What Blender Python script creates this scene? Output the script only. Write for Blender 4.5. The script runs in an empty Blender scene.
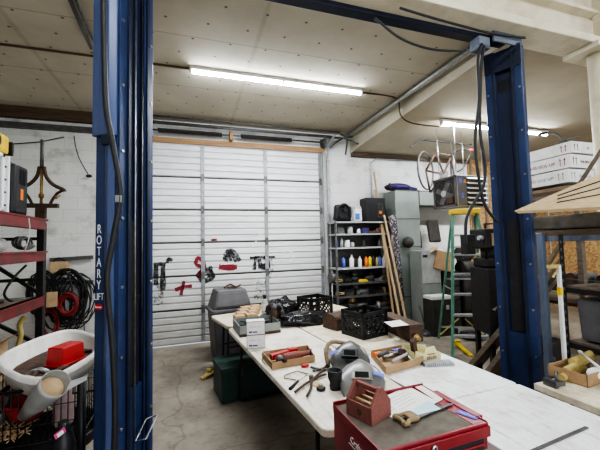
import bpy, bmesh, math, random
from mathutils import Vector, Matrix, Euler
random.seed(7)
sc = bpy.context.scene
COL = sc.collection
R_ = math.radians
# ------------------------------------------------------------------ camera
FPX, YAW, PIT, ROL, EYE = 334.0, 0.315, 0.05517, -0.0236, 1.75
_F = Vector((math.sin(YAW)*math.cos(PIT), math.cos(YAW)*math.cos(PIT), math.sin(PIT)))
_r0 = Vector((math.cos(YAW), -math.sin(YAW), 0)); _u0 = _r0.cross(_F)
_R = _r0*math.cos(ROL)+_u0*math.sin(ROL); _U = -_r0*math.sin(ROL)+_u0*math.cos(ROL)
CP = Vector((0, 0, EYE))
def ray(px, py): return (_R*(px-300)-_U*(py-225)+_F*FPX).normalized()
def PZ(px, py, z):
    r = ray(px, py); return CP+r*((z-EYE)/r.z)
def PY(px, py, y):
    r = ray(px, py); return CP+r*(y/r.y)
def PX(px, py, x):
    r = ray(px, py); return CP+r*(x/r.x)
def PD(px, py, q):            # point on the ray at the depth of a known point
    r = ray(px, py); return CP+r*((Vector(q)-CP).dot(_F)/r.dot(_F))
cam = bpy.data.cameras.new('camera'); cam.sensor_width = 36; cam.lens = FPX/600*36; cam.clip_start = .05
co = bpy.data.objects.new('camera', cam); COL.objects.link(co)
m3 = Matrix((_R, _U, -_F)).transposed(); co.matrix_world = Matrix.Translation(CP) @ m3.to_4x4()
sc.camera = co
# ------------------------------------------------------------------ materials
def ramp(nt, fac, stops):
    n = nt.nodes.new('ShaderNodeValToRGB'); cr = n.color_ramp
    while len(cr.elements) < len(stops): cr.elements.new(.5)
    for e, (p, c) in zip(cr.elements, stops): e.position = p; e.color = (*c[:3], 1)
    nt.links.new(fac, n.inputs[0]); return n.outputs[0]
def noise(nt, vec, scale, detail=4, rough=.6, dist=0):
    n = nt.nodes.new('ShaderNodeTexNoise'); n.inputs['Scale'].default_value = scale
    n.inputs['Detail'].default_value = detail; n.inputs['Roughness'].default_value = rough; n.inputs['Distortion'].default_value = dist
    nt.links.new(vec, n.inputs['Vector']); return n.outputs['Fac']
def mixc(nt, fac, a, b, mode='MIX'):
    n = nt.nodes.new('ShaderNodeMix'); n.data_type = 'RGBA'; n.blend_type = mode
    for s, v in ((0, fac), (6, a), (7, b)):
        if hasattr(v, 'links') or hasattr(v, 'is_linked'): nt.links.new(v, n.inputs[s])
        elif isinstance(v, (int, float)): n.inputs[s].default_value = v
        else: n.inputs[s].default_value = (*v[:3], 1)
    return n.outputs[2]
def mth(nt, op, a, b=0.0, c=0.0):
    n = nt.nodes.new('ShaderNodeMath'); n.operation = op
    for i, v in enumerate((a, b, c)):
        if hasattr(v, 'is_linked'): nt.links.new(v, n.inputs[i])
        else: n.inputs[i].default_value = v
    return n.outputs[0]
def base(name, rough=.6, metal=0.0):
    m = bpy.data.materials.new(name); m.use_nodes = True; nt = m.node_tree
    b = nt.nodes['Principled BSDF']; b.inputs['Roughness'].default_value = rough; b.inputs['Metallic'].default_value = metal
    tc = nt.nodes.new('ShaderNodeTexCoord'); return m, nt, b, tc.outputs['Object']
def bumpit(nt, b, h, s=.3, d=.01):
    n = nt.nodes.new('ShaderNodeBump'); n.inputs['Strength'].default_value = s; n.inputs['Distance'].default_value = d
    nt.links.new(h, n.inputs['Height']); nt.links.new(n.outputs[0], b.inputs['Normal'])
def mat(name, c, c2=None, rough=.6, metal=0.0, scale=12, lo=.35, hi=.65, bump=.15, stretch=None, dist=0):
    """a colour worn into a second one by noise"""
    m, nt, b, v = base(name, rough, metal)
    if c2 is None: c2 = tuple(x*.72 for x in c)
    if stretch:
        mp = nt.nodes.new('ShaderNodeMapping'); mp.inputs['Scale'].default_value = stretch; nt.links.new(v, mp.inputs[0]); v = mp.outputs[0]
    f = noise(nt, v, scale, 5, .65, dist)
    nt.links.new(ramp(nt, f, [(lo, c), (hi, c2)]), b.inputs['Base Color'])
    if bump: bumpit(nt, b, f, bump, .004)
    return m
def emis(name, c, s):
    m, nt, b, v = base(name); b.inputs['Emission Color'].default_value = (*c, 1); b.inputs['Emission Strength'].default_value = s
    b.inputs['Base Color'].default_value = (*c, 1); return m
def speck(name, cols, scale=60, rough=.7):
    m, nt, b, v = base(name, rough)
    n = nt.nodes.new('ShaderNodeTexVoronoi'); n.inputs['Scale'].default_value = scale; nt.links.new(v, n.inputs['Vector'])
    sp = nt.nodes.new('ShaderNodeSeparateColor'); nt.links.new(n.outputs['Color'], sp.inputs[0])
    st = [(i/len(cols), c) for i, c in enumerate(cols)]
    nt.links.new(ramp(nt, sp.outputs[0], st), b.inputs['Base Color']); bumpit(nt, b, n.outputs['Distance'], .4, .006); return m

# wall: painted block with courses
def wall_mat(name, c, c2, axis='XZ', bw=.4, bh=.2):
    m, nt, b, v = base(name, .85)
    s = nt.nodes.new('ShaderNodeSeparateXYZ'); nt.links.new(v, s.inputs[0])
    cb = nt.nodes.new('ShaderNodeCombineXYZ'); nt.links.new(s.outputs[0 if axis[0] == 'X' else 1], cb.inputs[0]); nt.links.new(s.outputs[2], cb.inputs[1])
    br = nt.nodes.new('ShaderNodeTexBrick'); br.inputs['Scale'].default_value = 1; br.inputs['Brick Width'].default_value = bw; br.inputs['Row Height'].default_value = bh
    br.inputs['Mortar Size'].default_value = .006; br.inputs['Mortar Smooth'].default_value = .6
    br.inputs['Color1'].default_value = (1, 1, 1, 1); br.inputs['Color2'].default_value = (.94, .94, .94, 1); br.inputs['Mortar'].default_value = (.80, .80, .79, 1)
    nt.links.new(cb.outputs[0], br.inputs['Vector'])
    f = noise(nt, v, 2.2, 7, .7); col = ramp(nt, f, [(.35, c), (.54, c), (.72, c2)])
    g = noise(nt, v, 38, 2, .5); spots = ramp(nt, g, [(.24, (.35, .33, .3)), (.30, (1, 1, 1))])
    col = mixc(nt, 1, col, br.outputs['Color'], 'MULTIPLY'); col = mixc(nt, .6, col, spots, 'MULTIPLY')
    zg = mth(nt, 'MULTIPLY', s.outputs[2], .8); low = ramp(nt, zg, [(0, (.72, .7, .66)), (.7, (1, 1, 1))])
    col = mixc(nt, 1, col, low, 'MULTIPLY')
    nt.links.new(col, b.inputs['Base Color']); h = mth(nt, 'ADD', br.outputs['Fac'], mth(nt, 'MULTIPLY', f, -2.0)); bumpit(nt, b, h, -.25, .01)
    return m
def ceil_mat(name, c, c2):
    m, nt, b, v = base(name, .8)
    s = nt.nodes.new('ShaderNodeSeparateXYZ'); nt.links.new(v, s.inputs[0]); X, Y = s.outputs[0], s.outputs[1]
    f = noise(nt, v, .9, 5, .6); col = ramp(nt, f, [(.3, c), (.7, c2)])
    # screw heads on a staggered grid
    gx = mth(nt, 'SUBTRACT', mth(nt, 'FRACT', mth(nt, 'ADD', mth(nt, 'DIVIDE', X, .41), mth(nt, 'MULTIPLY', mth(nt, 'FLOOR', mth(nt, 'DIVIDE', Y, .3)), .37))), .5)
    gy = mth(nt, 'SUBTRACT', mth(nt, 'FRACT', mth(nt, 'DIVIDE', Y, .3)), .5)
    d = mth(nt, 'SQRT', mth(nt, 'ADD', mth(nt, 'POWER', mth(nt, 'MULTIPLY', gx, .41), 2), mth(nt, 'POWER', mth(nt, 'MULTIPLY', gy, .3), 2)))
    dot = ramp(nt, d, [(.010, (.22, .19, .15)), (.018, (1, 1, 1))]); col = mixc(nt, 1, col, dot, 'MULTIPLY')
    # sheet joints
    sy = mth(nt, 'ABSOLUTE', mth(nt, 'SUBTRACT', mth(nt, 'FRACT', mth(nt, 'DIVIDE', mth(nt, 'ADD', Y, .55), 1.22)), .5))
    col = mixc(nt, 1, col, ramp(nt, sy, [(.003, (.74, .70, .62)), (.010, (1, 1, 1))]), 'MULTIPLY')
    sx = mth(nt, 'ABSOLUTE', mth(nt, 'SUBTRACT', mth(nt, 'FRACT', mth(nt, 'DIVIDE', mth(nt, 'ADD', X, 20.02), 2.44)), .5))
    col = mixc(nt, 1, col, ramp(nt, sx, [(.004, (.86, .84, .8)), (.016, (1, 1, 1))]), 'MULTIPLY')
    nt.links.new(col, b.inputs['Base Color']); bumpit(nt, b, sy, .1, .02); return m
def floor_mat():
    m, nt, b, v = base('concrete', .75)
    f = noise(nt, v, 1.1, 8, .68, .4); g = noise(nt, v, 9, 6, .7)
    col = ramp(nt, f, [(.3, (.15, .128, .10)), (.5, (.26, .228, .185)), (.72, (.38, .34, .28))])
    col = mixc(nt, .7, col, ramp(nt, g, [(.3, (.55, .53, .5)), (.5, (1, 1, 1)), (.75, (1.0, .97, .92))]), 'MULTIPLY')
    vo = nt.nodes.new('ShaderNodeTexVoronoi'); vo.feature = 'DISTANCE_TO_EDGE'; vo.inputs['Scale'].default_value = .55
    dn = nt.nodes.new('ShaderNodeMixRGB'); dn.blend_type = 'ADD'; dn.inputs[0].default_value = .35
    nn = nt.nodes.new('ShaderNodeTexNoise'); nn.inputs['Scale'].default_value = 2.5; nt.links.new(v, nn.inputs['Vector'])
    nt.links.new(v, dn.inputs[1]); nt.links.new(nn.outputs['Color'], dn.inputs[2]); nt.links.new(dn.outputs[0], vo.inputs['Vector'])
    col = mixc(nt, .6, col, ramp(nt, vo.outputs['Distance'], [(0, (.55, .52, .48)), (.010, (1, 1, 1))]), 'MULTIPLY')
    nt.links.new(col, b.inputs['Base Color']); nt.links.new(ramp(nt, f, [(.3, (.5, .5, .5)), (.7, (.85, .85, .85))]), b.inputs['Roughness'])
    bumpit(nt, b, g, .2, .006); return m
def osb_mat(name='osb'):
    m, nt, b, v = base(name, .7)
    vo = nt.nodes.new('ShaderNodeTexVoronoi'); vo.inputs['Scale'].default_value = 26; nt.links.new(v, vo.inputs['Vector'])
    sp = nt.nodes.new('ShaderNodeSeparateColor'); nt.links.new(vo.outputs['Color'], sp.inputs[0])
    nt.links.new(ramp(nt, sp.outputs[0], [(0, (.30, .17, .07)), (.5, (.46, .29, .13)), (1, (.58, .40, .2))]), b.inputs['Base Color']); return m
def wood_mat(name, a, c, stretch=(1, 14, 14), scale=3, rough=.65, dist=.5):
    return mat(name, a, c, rough=rough, scale=scale, lo=.35, hi=.68, stretch=stretch, dist=dist, bump=.2)
def table_mat(name, c, stain, amt=.62):
    m, nt, b, v = base(name, .5)
    f = noise(nt, v, 3.2, 8, .72, .3); g = noise(nt, v, 26, 5, .7)
    mp = nt.nodes.new('ShaderNodeMapping'); mp.inputs['Scale'].default_value = (16, 1.6, 4); nt.links.new(v, mp.inputs[0])
    st = noise(nt, mp.outputs[0], 3, 4, .7)
    col = ramp(nt, f, [(amt-.16, c), (amt, tuple((x+y)/2 for x, y in zip(c, stain))), (amt+.16, stain)])
    col = mixc(nt, .45, col, ramp(nt, g, [(.28, (.62, .55, .45)), (.42, (1, 1, 1))]), 'MULTIPLY')
    col = mixc(nt, .7, col, ramp(nt, st, [(.32, (.58, .52, .44)), (.46, (1, 1, 1))]), 'MULTIPLY')
    nt.links.new(col, b.inputs['Base Color']); bumpit(nt, b, g, .08, .003); return m
M = {}
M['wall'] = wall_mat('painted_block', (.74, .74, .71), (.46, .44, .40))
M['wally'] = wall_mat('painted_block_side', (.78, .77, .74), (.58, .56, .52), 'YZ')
M['ceil'] = ceil_mat('ceiling_board', (.40, .355, .27), (.56, .51, .41))
M['ceil2'] = mat('ceiling_plaster', (.46, .41, .31), (.40, .35, .26), rough=.85, scale=1.6, bump=.05)
M['stepface'] = mat('pale_step_paint', (.52, .48, .38), (.42, .38, .29), rough=.8, scale=2, bump=0)
M['cream'] = mat('cream_paint', (.68, .62, .48), (.52, .46, .33), rough=.6, scale=5, lo=.45, hi=.75)
M['floor'] = floor_mat(); M['osb'] = osb_mat()
M['brownwood'] = wood_mat('dark_timber', (.13, .085, .05), (.07, .045, .028))
M['header'] = wood_mat('door_header', (.42, .25, .12), (.30, .17, .08), stretch=(1, 10, 10))
M['bluelt'] = mat('lift_blue_lit_paint', (.075, .11, .235), (.05, .075, .17), rough=.34, scale=4, lo=.4, hi=.8, bump=.05, stretch=(6, 6, 1))  # brighter copy of the lift blue, daylight on the left covers put into the colour
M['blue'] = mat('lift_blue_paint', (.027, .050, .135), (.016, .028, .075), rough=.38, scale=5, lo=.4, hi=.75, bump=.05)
M['bluedark'] = mat('lift_dark_blue', (.014, .021, .050), (.008, .012, .028), rough=.45, scale=6, bump=.05)
M['bluegrey'] = mat('blue_grey_steel', (.17, .21, .28), (.13, .16, .22), rough=.4, metal=.3, scale=3)
M['beamgrey'] = mat('grey_blue_steel', (.16, .19, .24), (.1, .12, .16), rough=.45, metal=.2)
M['black'] = mat('black_plastic', (.018, .018, .02), (.010, .010, .011), rough=.45, bump=.05)
M['blackmetal'] = mat('black_metal', (.022, .022, .024), (.04, .035, .03), rough=.5, metal=.3)
M['rubber'] = mat('black_rubber', (.016, .016, .018), (.026, .026, .028), rough=.55, bump=.03)
M['steel'] = mat('bare_steel', (.42, .42, .41), (.26, .25, .23), rough=.35, metal=.9)
M['galv'] = mat('galvanised', (.50, .52, .53), (.38, .40, .40), rough=.45, metal=.55, scale=20)
M['chrome'] = mat('chrome', (.75, .75, .74), (.6, .6, .6), rough=.18, metal=1)
M['rust'] = mat('rusty_iron', (.12, .065, .04), (.05, .035, .03), rough=.8, scale=25, bump=.4)
M['dark'] = mat('dark_grime', (.030, .027, .024), (.055, .048, .042), rough=.7, scale=10)
M['grey'] = mat('grey_plastic', (.13, .125, .13), (.10, .095, .10), rough=.5, scale=9, bump=.05)
M['ltgrey'] = mat('light_grey', (.42, .43, .42), (.33, .33, .32), rough=.5, scale=7, bump=.05)
M['furn'] = mat('furnace_metal', (.36, .38, .35), (.30, .32, .29), rough=.45, metal=.3, scale=3, bump=.03)
M['duct'] = mat('duct_metal', (.30, .33, .31), (.24, .27, .25), rough=.5, metal=.4, scale=2.5, bump=.04)
M['tableA'] = table_mat('worn_white_plastic', (.78, .74, .65), (.40, .32, .22), .60)
M['tableB'] = table_mat('cream_stained_top', (.74, .68, .54), (.42, .32, .19), .60)
M['tableW'] = table_mat('white_plastic_top', (.80, .81, .82), (.46, .41, .34), .61)
M['white'] = mat('white_plastic', (.80, .80, .79), (.66, .65, .62), rough=.45, scale=8, bump=.04)
M['tub'] = mat('white_dirty_plastic', (.78, .77, .73), (.55, .52, .47), rough=.45, scale=6, lo=.45, hi=.75, bump=.05)
M['paper'] = mat('paper', (.80, .80, .76), (.72, .72, .68), rough=.8, scale=30, bump=0)
M['card'] = mat('cardboard', (.42, .28, .155), (.34, .22, .12), rough=.85, scale=10)
M['cardlt'] = mat('light_cardboard', (.55, .40, .24), (.45, .31, .18), rough=.85, scale=14)
M['red'] = mat('tool_chest_red', (.27, .016, .024), (.19, .014, .020), rough=.32, scale=6, bump=.03)
M['redpl'] = mat('red_plastic', (.55, .035, .035), (.42, .03, .03), rough=.45, scale=8, bump=.03)
M['rackred'] = mat('rack_red', (.20, .028, .030), (.10, .035, .03), rough=.55, scale=9, lo=.4)
M['mat'] = mat('worn_grey_mat', (.165, .145, .115), (.10, .088, .072), rough=.85, scale=14, lo=.35, hi=.7, bump=.25)
M['caddy'] = mat('red_stained_wood', (.26, .095, .075), (.19, .07, .058), rough=.75, scale=16, stretch=(3, 3, 10))
M['woodlt'] = wood_mat('pale_wood', (.55, .40, .24), (.42, .28, .15), stretch=(14, 14, 1))
M['sawwood'] = wood_mat('old_saw_handle_wood', (.30, .22, .12), (.20, .14, .075), stretch=(3, 14, 14))
M['wood'] = wood_mat('weathered_wood', (.33, .24, .15), (.20, .14, .09), stretch=(14, 2, 14))
M['greydwood'] = wood_mat('grey_wood', (.20, .16, .12), (.10, .075, .055), stretch=(14, 2, 14))
M['ply'] = wood_mat('plywood_edge', (.58, .45, .27), (.42, .31, .17), stretch=(3, 3, 20), scale=4)
M['green'] = mat('dark_green_paint', (.018, .055, .042), (.012, .03, .025), rough=.5, scale=8, bump=.08)
M['ladder'] = mat('ladder_green', (.13, .30, .22), (.10, .23, .17), rough=.5, scale=8)
M['yellow'] = mat('yellow_plastic', (.80, .58, .03), (.65, .45, .03), rough=.45, bump=.03)
M['yellowdull'] = mat('dull_yellow_tube', (.50, .40, .14), (.38, .29, .1), rough=.6)
M['purple'] = mat('purple_cloth', (.06, .04, .16), (.035, .025, .10), rough=.7)
M['plum'] = mat('plum_ink', (.10, .03, .10), (.09, .03, .09), rough=.7, bump=0)
M['navyink'] = mat('navy_ink', (.05, .05, .16), (.05, .05, .16), rough=.7, bump=0)
M['redink'] = mat('maroon_ink', (.28, .06, .06), (.25, .05, .05), rough=.8, bump=0)
M['greyink'] = mat('grey_ink', (.33, .33, .34), (.3, .3, .31), rough=.8, bump=0)
M['whiteink'] = mat('white_ink', (.85, .85, .85), (.8, .8, .8), rough=.5, bump=0)
M['bluetape'] = mat('blue_tape', (.13, .17, .62), (.10, .13, .5), rough=.6, bump=0)
M['bluelabel'] = mat('blue_label', (.05, .18, .55), (.04, .13, .45), rough=.5, bump=0)
M['orange'] = mat('orange_plastic', (.80, .22, .03), (.65, .16, .02), rough=.4, bump=0)
M['brass'] = mat('brass', (.50, .36, .14), (.3, .2, .08), rough=.4, metal=.7)
M['bag'] = mat('black_bin_bag', (.010, .010, .011), (.02, .02, .022), rough=.18, scale=14, bump=.35)
M['cord'] = mat('black_cable', (.014, .014, .015), (.03, .03, .03), rough=.5, bump=0)
M['redcord'] = mat('red_cable', (.30, .03, .03), (.2, .02, .02), rough=.5, bump=0)
M['helmet'] = mat('grey_helmet', (.20, .20, .19), (.15, .15, .14), rough=.28, scale=5, bump=.03)
M['helmetdk'] = mat('dark_grey_helmet', (.115, .115, .11), (.085, .085, .08), rough=.3, scale=5, bump=.03)
M['glass'] = mat('dark_glass', (.012, .016, .014), (.014, .018, .016), rough=.08, bump=0)
M['maskblue'] = mat('pale_blue_packet', (.45, .66, .76), (.55, .74, .80), rough=.4, scale=9, bump=0)
M['pink'] = mat('pink_label', (.75, .10, .30), (.6, .08, .25), rough=.5, bump=0)
M['cups'] = mat('pinkish_foam_cups', (.42, .30, .30), (.32, .22, .22), rough=.7)
M['lime'] = mat('pale_yellow_card', (.70, .66, .36), (.60, .56, .30), rough=.7, bump=0)
M['insul'] = mat('mottled_insulation', (.15, .13, .10), (.055, .05, .042), rough=.9, scale=7, lo=.3, hi=.7, bump=.4)
M['speckle'] = speck('paint_spattered_board', [(.06, .05, .06), (.10, .05, .06), (.05, .06, .09), (.45, .43, .42), (.07, .05, .05)], 45)
M['tubeglow'] = emis('fluorescent_tube', (.86, .93, 1.0), 75)
M['galvdk'] = mat('dull_dark_metal', (.10, .10, .10), (.17, .165, .16), rough=.5, metal=.5)
M['spraycan'] = mat('spray_black', (.045, .04, .042), (.45, .44, .43), rough=.7, scale=16, lo=.5, hi=.66, bump=0)
M['sprayred'] = mat('spray_red', (.36, .05, .06), (.55, .38, .37), rough=.7, scale=14, lo=.55, hi=.75, bump=0)
# ------------------------------------------------------------------ mesh builder
class MB:
    def __init__(s): s.bm = bmesh.new()
    def box(s, c, d, rot=None, taper=None):
        """c centre, d full sizes, rot Euler tuple; taper scales the top"""
        vs = []
        R = Euler(rot).to_matrix() if rot else Matrix.Identity(3)
        for z in (-.5, .5):
            k = taper if (taper and z > 0) else 1
            for x, y in ((-.5, -.5), (.5, -.5), (.5, .5), (-.5, .5)):
                vs.append(s.bm.verts.new(Vector(c)+R @ Vector((x*d[0]*k, y*d[1]*k, z*d[2]))))
        for f in ((3, 2, 1, 0), (4, 5, 6, 7), (0, 1, 5, 4), (1, 2, 6, 5), (2, 3, 7, 6), (3, 0, 4, 7)): s.bm.faces.new([vs[i] for i in f])
        return s
    def b2(s, x0, x1, y0, y1, z0, z1): return s.box(((x0+x1)/2, (y0+y1)/2, (z0+z1)/2), (abs(x1-x0), abs(y1-y0), abs(z1-z0)))
    def bar(s, p, q, w, h, up=(0, 0, 1)):
        p, q = Vector(p), Vector(q); d = (q-p); L = d.length; d.normalize(); up = Vector(up)
        if abs(d.dot(up)) > .98: up = Vector((1, 0, 0))
        sd = d.cross(up).normalized(); u = sd.cross(d)
        vs = [s.bm.verts.new(e+sd*a*w/2+u*b*h/2) for e in (p, q) for a, b in ((-1, -1), (1, -1), (1, 1), (-1, 1))]
        for f in ((0, 1, 2, 3), (7, 6, 5, 4), (0, 4, 5, 1), (1, 5, 6, 2), (2, 6, 7, 3), (3, 7, 4, 0)): s.bm.faces.new([vs[i] for i in f])
        return s
    def tube(s, pts, r, seg=8, closed=False, smooth=True):
        pts = [Vector(p) for p in pts]; n = len(pts); rings = []
        rr = r if hasattr(r, '__len__') else [r]*n
        pv = None
        for i, p in enumerate(pts):
            a = pts[(i-1) % n] if (i or closed) else p; b = pts[(i+1) % n] if (i < n-1 or closed) else p
            d = (b-a)
            if d.length < 1e-9: d = Vector((0, 0, 1))
            d.normalize()
            if pv is None:
                pv = d.orthogonal().normalized()
            else:
                pv = pv-d*pv.dot(d)
                pv = pv.normalized() if pv.length > 1e-6 else d.orthogonal().normalized()
            q = d.cross(pv)
            rings.append([s.bm.verts.new(p+(pv*math.cos(2*math.pi*k/seg)+q*math.sin(2*math.pi*k/seg))*rr[i]) for k in range(seg)])
        m = n if closed else n-1
        for i in range(m):
            A, B = rings[i], rings[(i+1) % n]
            for k in range(seg):
                f = s.bm.faces.new((A[k], A[(k+1) % seg], B[(k+1) % seg], B[k])); f.smooth = smooth
        if not closed:
            s.bm.faces.new(rings[0][::-1]); s.bm.faces.new(rings[-1])
        return s
    def cyl(s, p, q, r, r2=None, seg=16): return s.tube([p, q], [r, r if r2 is None else r2], seg)
    def lathe(s, prof, c=(0, 0, 0), seg=20, axis=None, cap=True):
        """prof list of (radius, height)"""
        R = Vector((0, 0, 1)).rotation_difference(Vector(axis).normalized()).to_matrix() if axis else Matrix.Identity(3)
        rings = [[s.bm.verts.new(Vector(c)+R @ Vector((r*math.cos(2*math.pi*k/seg), r*math.sin(2*math.pi*k/seg), z))) for k in range(seg)] for r, z in prof]
        for A, B in zip(rings, rings[1:]):
            for k in range(seg):
                f = s.bm.faces.new((A[k], A[(k+1) % seg], B[(k+1) % seg], B[k])); f.smooth = True
        if cap:
            s.bm.faces.new(rings[0][::-1]); s.bm.faces.new(rings[-1])
        return s
    def prism(s, pts, off):
        """planar polygon pts pushed along off"""
        off = Vector(off); a = [s.bm.verts.new(Vector(p)) for p in pts]; b = [s.bm.verts.new(Vector(p)+off) for p in pts]; n = len(a)
        s.bm.faces.new(a[::-1]); s.bm.faces.new(b)
        for i in range(n): s.bm.faces.new((a[i], a[(i+1) % n], b[(i+1) % n], b[i]))
        return s
    def ball(s, c, r, sc3=(1, 1, 1), sub=2, jit=0, rot=None):
        R = Euler(rot).to_matrix() if rot else Matrix.Identity(3)
        res = bmesh.ops.create_icosphere(s.bm, subdivisions=sub, radius=r)
        for v in res['verts']:
            k = 1+random.uniform(-jit, jit); v.co = Vector(c)+R @ Vector((v.co.x*sc3[0]*k, v.co.y*sc3[1]*k, v.co.z*sc3[2]*k))
            for f in v.link_faces: f.smooth = True
        return s
    def grid(s, f, nu, nv, smooth=True):
        g = [[s.bm.verts.new(Vector(f(i/nu, j/nv))) for j in range(nv+1)] for i in range(nu+1)]
        for i in range(nu):
            for j in range(nv):
                q = s.bm.faces.new((g[i][j], g[i+1][j], g[i+1][j+1], g[i][j+1])); q.smooth = smooth
        return s
    def build(s, name, m, parent=None, bevel=0, solid=0, sub=0, loc=None, rz=0):
        bmesh.ops.recalc_face_normals(s.bm, faces=s.bm.faces)
        me = bpy.data.meshes.new(name); s.bm.to_mesh(me); s.bm.free()
        me.materials.append(M[m] if isinstance(m, str) else m)
        o = bpy.data.objects.new(name, me); COL.objects.link(o)
        if parent: o.parent = parent
        if loc is not None: o.location = loc; o.rotation_euler = (0, 0, rz)
        if solid: md = o.modifiers.new('thick', 'SOLIDIFY'); md.thickness = solid; md.offset = 0
        if sub: md = o.modifiers.new('sub', 'SUBSURF'); md.levels = md.render_levels = sub
        if bevel: md = o.modifiers.new('bev', 'BEVEL'); md.width = bevel; md.segments = 2; md.limit_method = 'ANGLE'
        return o
def tag(o, label, cat, group=None, kind=None):
    if label: o['label'] = label
    if cat: o['category'] = cat
    if group: o['group'] = group
    if kind: o['kind'] = kind
    return o
def thing(name, label, cat, loc=(0, 0, 0), rz=0, group=None, rot=None):
    o = bpy.data.objects.new(name, None); COL.objects.link(o); o.empty_display_size = .1
    o.location = loc; o.rotation_euler = rot or (0, 0, rz); return tag(o, label, cat, group)
def solo(mb, name, m, label, cat, loc=(0, 0, 0), rz=0, group=None, **k):
    o = mb.build(name, m, loc=loc, rz=rz, **k); return tag(o, label, cat, group)
def struct(mb, name, m, parent=None, **k):
    o = mb.build(name, m, parent=parent, **k); o['kind'] = 'structure'; return o
def dup(root, loc, rz=0, label=None, group=None, scale=None):
    r = root.copy(); COL.objects.link(r); r.location = loc; r.rotation_euler = (0, 0, rz)
    if label: r['label'] = label
    if group: r['group'] = group
    if scale: r.scale = scale
    for ch in [o for o in COL.objects if o.parent == root]:
        c = ch.copy(); COL.objects.link(c); c.parent = r
        for g in [o for o in COL.objects if o.parent == ch]:
            d = g.copy(); COL.objects.link(d); d.parent = c
    return r
def text(name, body, size, m, parent, loc, rot, sx=1.0, ext=.001, align='CENTER', label=None):
    cu = bpy.data.curves.new(name, 'FONT'); cu.body = body; cu.size = size; cu.extrude = ext; cu.align_x = align; cu.align_y = 'CENTER'
    t = bpy.data.objects.new(name, cu); COL.objects.link(t)
    bpy.context.view_layer.update()
    dg = bpy.context.evaluated_depsgraph_get(); me = bpy.data.meshes.new_from_object(t.evaluated_get(dg)); bpy.data.objects.remove(t)
    me.materials.clear(); me.materials.append(M[m]); o = bpy.data.objects.new(name, me); COL.objects.link(o)
    o.parent = parent; o.location = loc; o.rotation_euler = rot; o.scale = (sx, 1, 1)
    if label: o['label'] = label
    return o
def arc(c, r, a0, a1, n=10, ax='XZ', k=1.0):
    out = []
    for i in range(n+1):
        a = a0+(a1-a0)*i/n; u, v = r*math.cos(a), r*math.sin(a)*k
        out.append(Vector(c)+(Vector((u, 0, v)) if ax == 'XZ' else Vector((u, v, 0)) if ax == 'XY' else Vector((0, u, v))))
    return out
def smooth(pts, n=6):
    pts = [Vector(p) for p in pts]; out = []
    for i in range(len(pts)-1):
        p0 = pts[max(i-1, 0)]; p1 = pts[i]; p2 = pts[i+1]; p3 = pts[min(i+2, len(pts)-1)]
        for k in range(n):
            t = k/n; out.append(.5*((2*p1)+(p2-p0)*t+(2*p0-5*p1+4*p2-p3)*t*t+(3*p1-p0-3*p2+p3)*t**3))
    out.append(pts[-1]); return out
# ================================================================== SETTING
YW, ZC, ZR, XS = 6.4, 4.04, 3.68, 3.27      # back wall, ceiling, lower right ceiling, step
XL, XR, YB = -3.0, 9.0, -3.2
struct(MB().b2(XL, XR, YB, YW, -.12, 0), 'floor', 'floor')
w = MB(); DX0, DX1, DZ = -1.0, 2.6, 3.62
w.b2(XL-.2, DX0, YW, YW+.2, -.12, ZC+.1); w.b2(DX1, XR+.2, YW, YW+.2, -.12, ZC+.1); w.b2(DX0, DX1, YW, YW+.2, DZ+.1, ZC+.1)
struct(w, 'wall_back', 'wall')
struct(MB().b2(XL-.2, XL, YB, YW, -.12, ZC+.1), 'wall_left', 'wally')
struct(MB().b2(XR, XR+.2, YB, YW, -.12, ZC+.1), 'wall_right', 'wally')
w = MB(); w.b2(XL, .2, YB-.2, YB, -.12, ZC+.7); w.b2(5.0, XR, YB-.2, YB, -.12, ZC+.7); w.b2(.2, 5.0, YB-.2, YB, 3.4, ZC+.7)
struct(w, 'wall_front', 'wall')
struct(MB().b2(XL, XS, 2.45, YW, ZC, ZC+.1), 'ceiling', 'ceil')
struct(MB().prism([(XS, YW, ZR), (XS, 2.45, ZR+.21), (XS, 2.45, ZR+.31), (XS, YW, ZR+.1)], (XR-XS, 0, 0)), 'ceiling', 'ceil2')
struct(MB().b2(XL, XR, YB, 2.45, 4.6, 4.7), 'ceiling', 'ceil2')
struct(MB().b2(XL, XR, 2.45, 2.52, ZC, 4.62), 'trim_1', 'ceil2')
struct(MB().prism([(XS, YW, ZR-.01), (XS, 2.45, ZR+.20), (XS, 2.45, ZC), (XS, YW, ZC)], (-.012, 0, 0)), 'trim_2', 'stepface')
# roof girder with its lower flange
g = MB(); g.b2(.6, XR, 2.28, 2.31, 3.78, 4.6); g.b2(.6, XR, 2.16, 2.45, 3.70, 3.78); g.b2(.6, XR, 2.12, 2.45, 4.45, 4.6); g.b2(.6, XR, 2.19, 2.3, 4.05, 4.09)
struct(g, 'trim_3', 'cream', bevel=.008)
struct(MB().b2(XL, DX0-.02, YW-.10, YW, 3.86, ZC), 'trim_4', 'brownwood')
struct(MB().b2(XL, DX0-.02, YW-.07, YW, 3.70, 3.73).b2(XL, DX0-.02, YW-.03, YW, 3.73, 3.80), 'trim_5', 'galvdk')
struct(MB().b2(DX0, DX1+.05, YW-.05, YW+.01, DZ+.0, DZ+.10), 'trim_6', 'header', bevel=.004)
struct(MB().b2(XS, 6.4, YW-.07, YW, ZR-.10, ZR-.02), 'trim_7', 'brownwood')
struct(MB().b2(DX1, DX1+.07, YW-.06, YW, 0, DZ), 'trim_8', 'ltgrey')
struct(MB().b2(6.4, XR, YW-.04, YW, 0, ZR), 'trim_9', 'osb')
for i, x in enumerate((6.42, 6.85, 7.5)): struct(MB().b2(x, x+.05, YW-.09, YW-.04, 0, ZR), 'trim_%d' % (10+i), 'wood')
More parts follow.
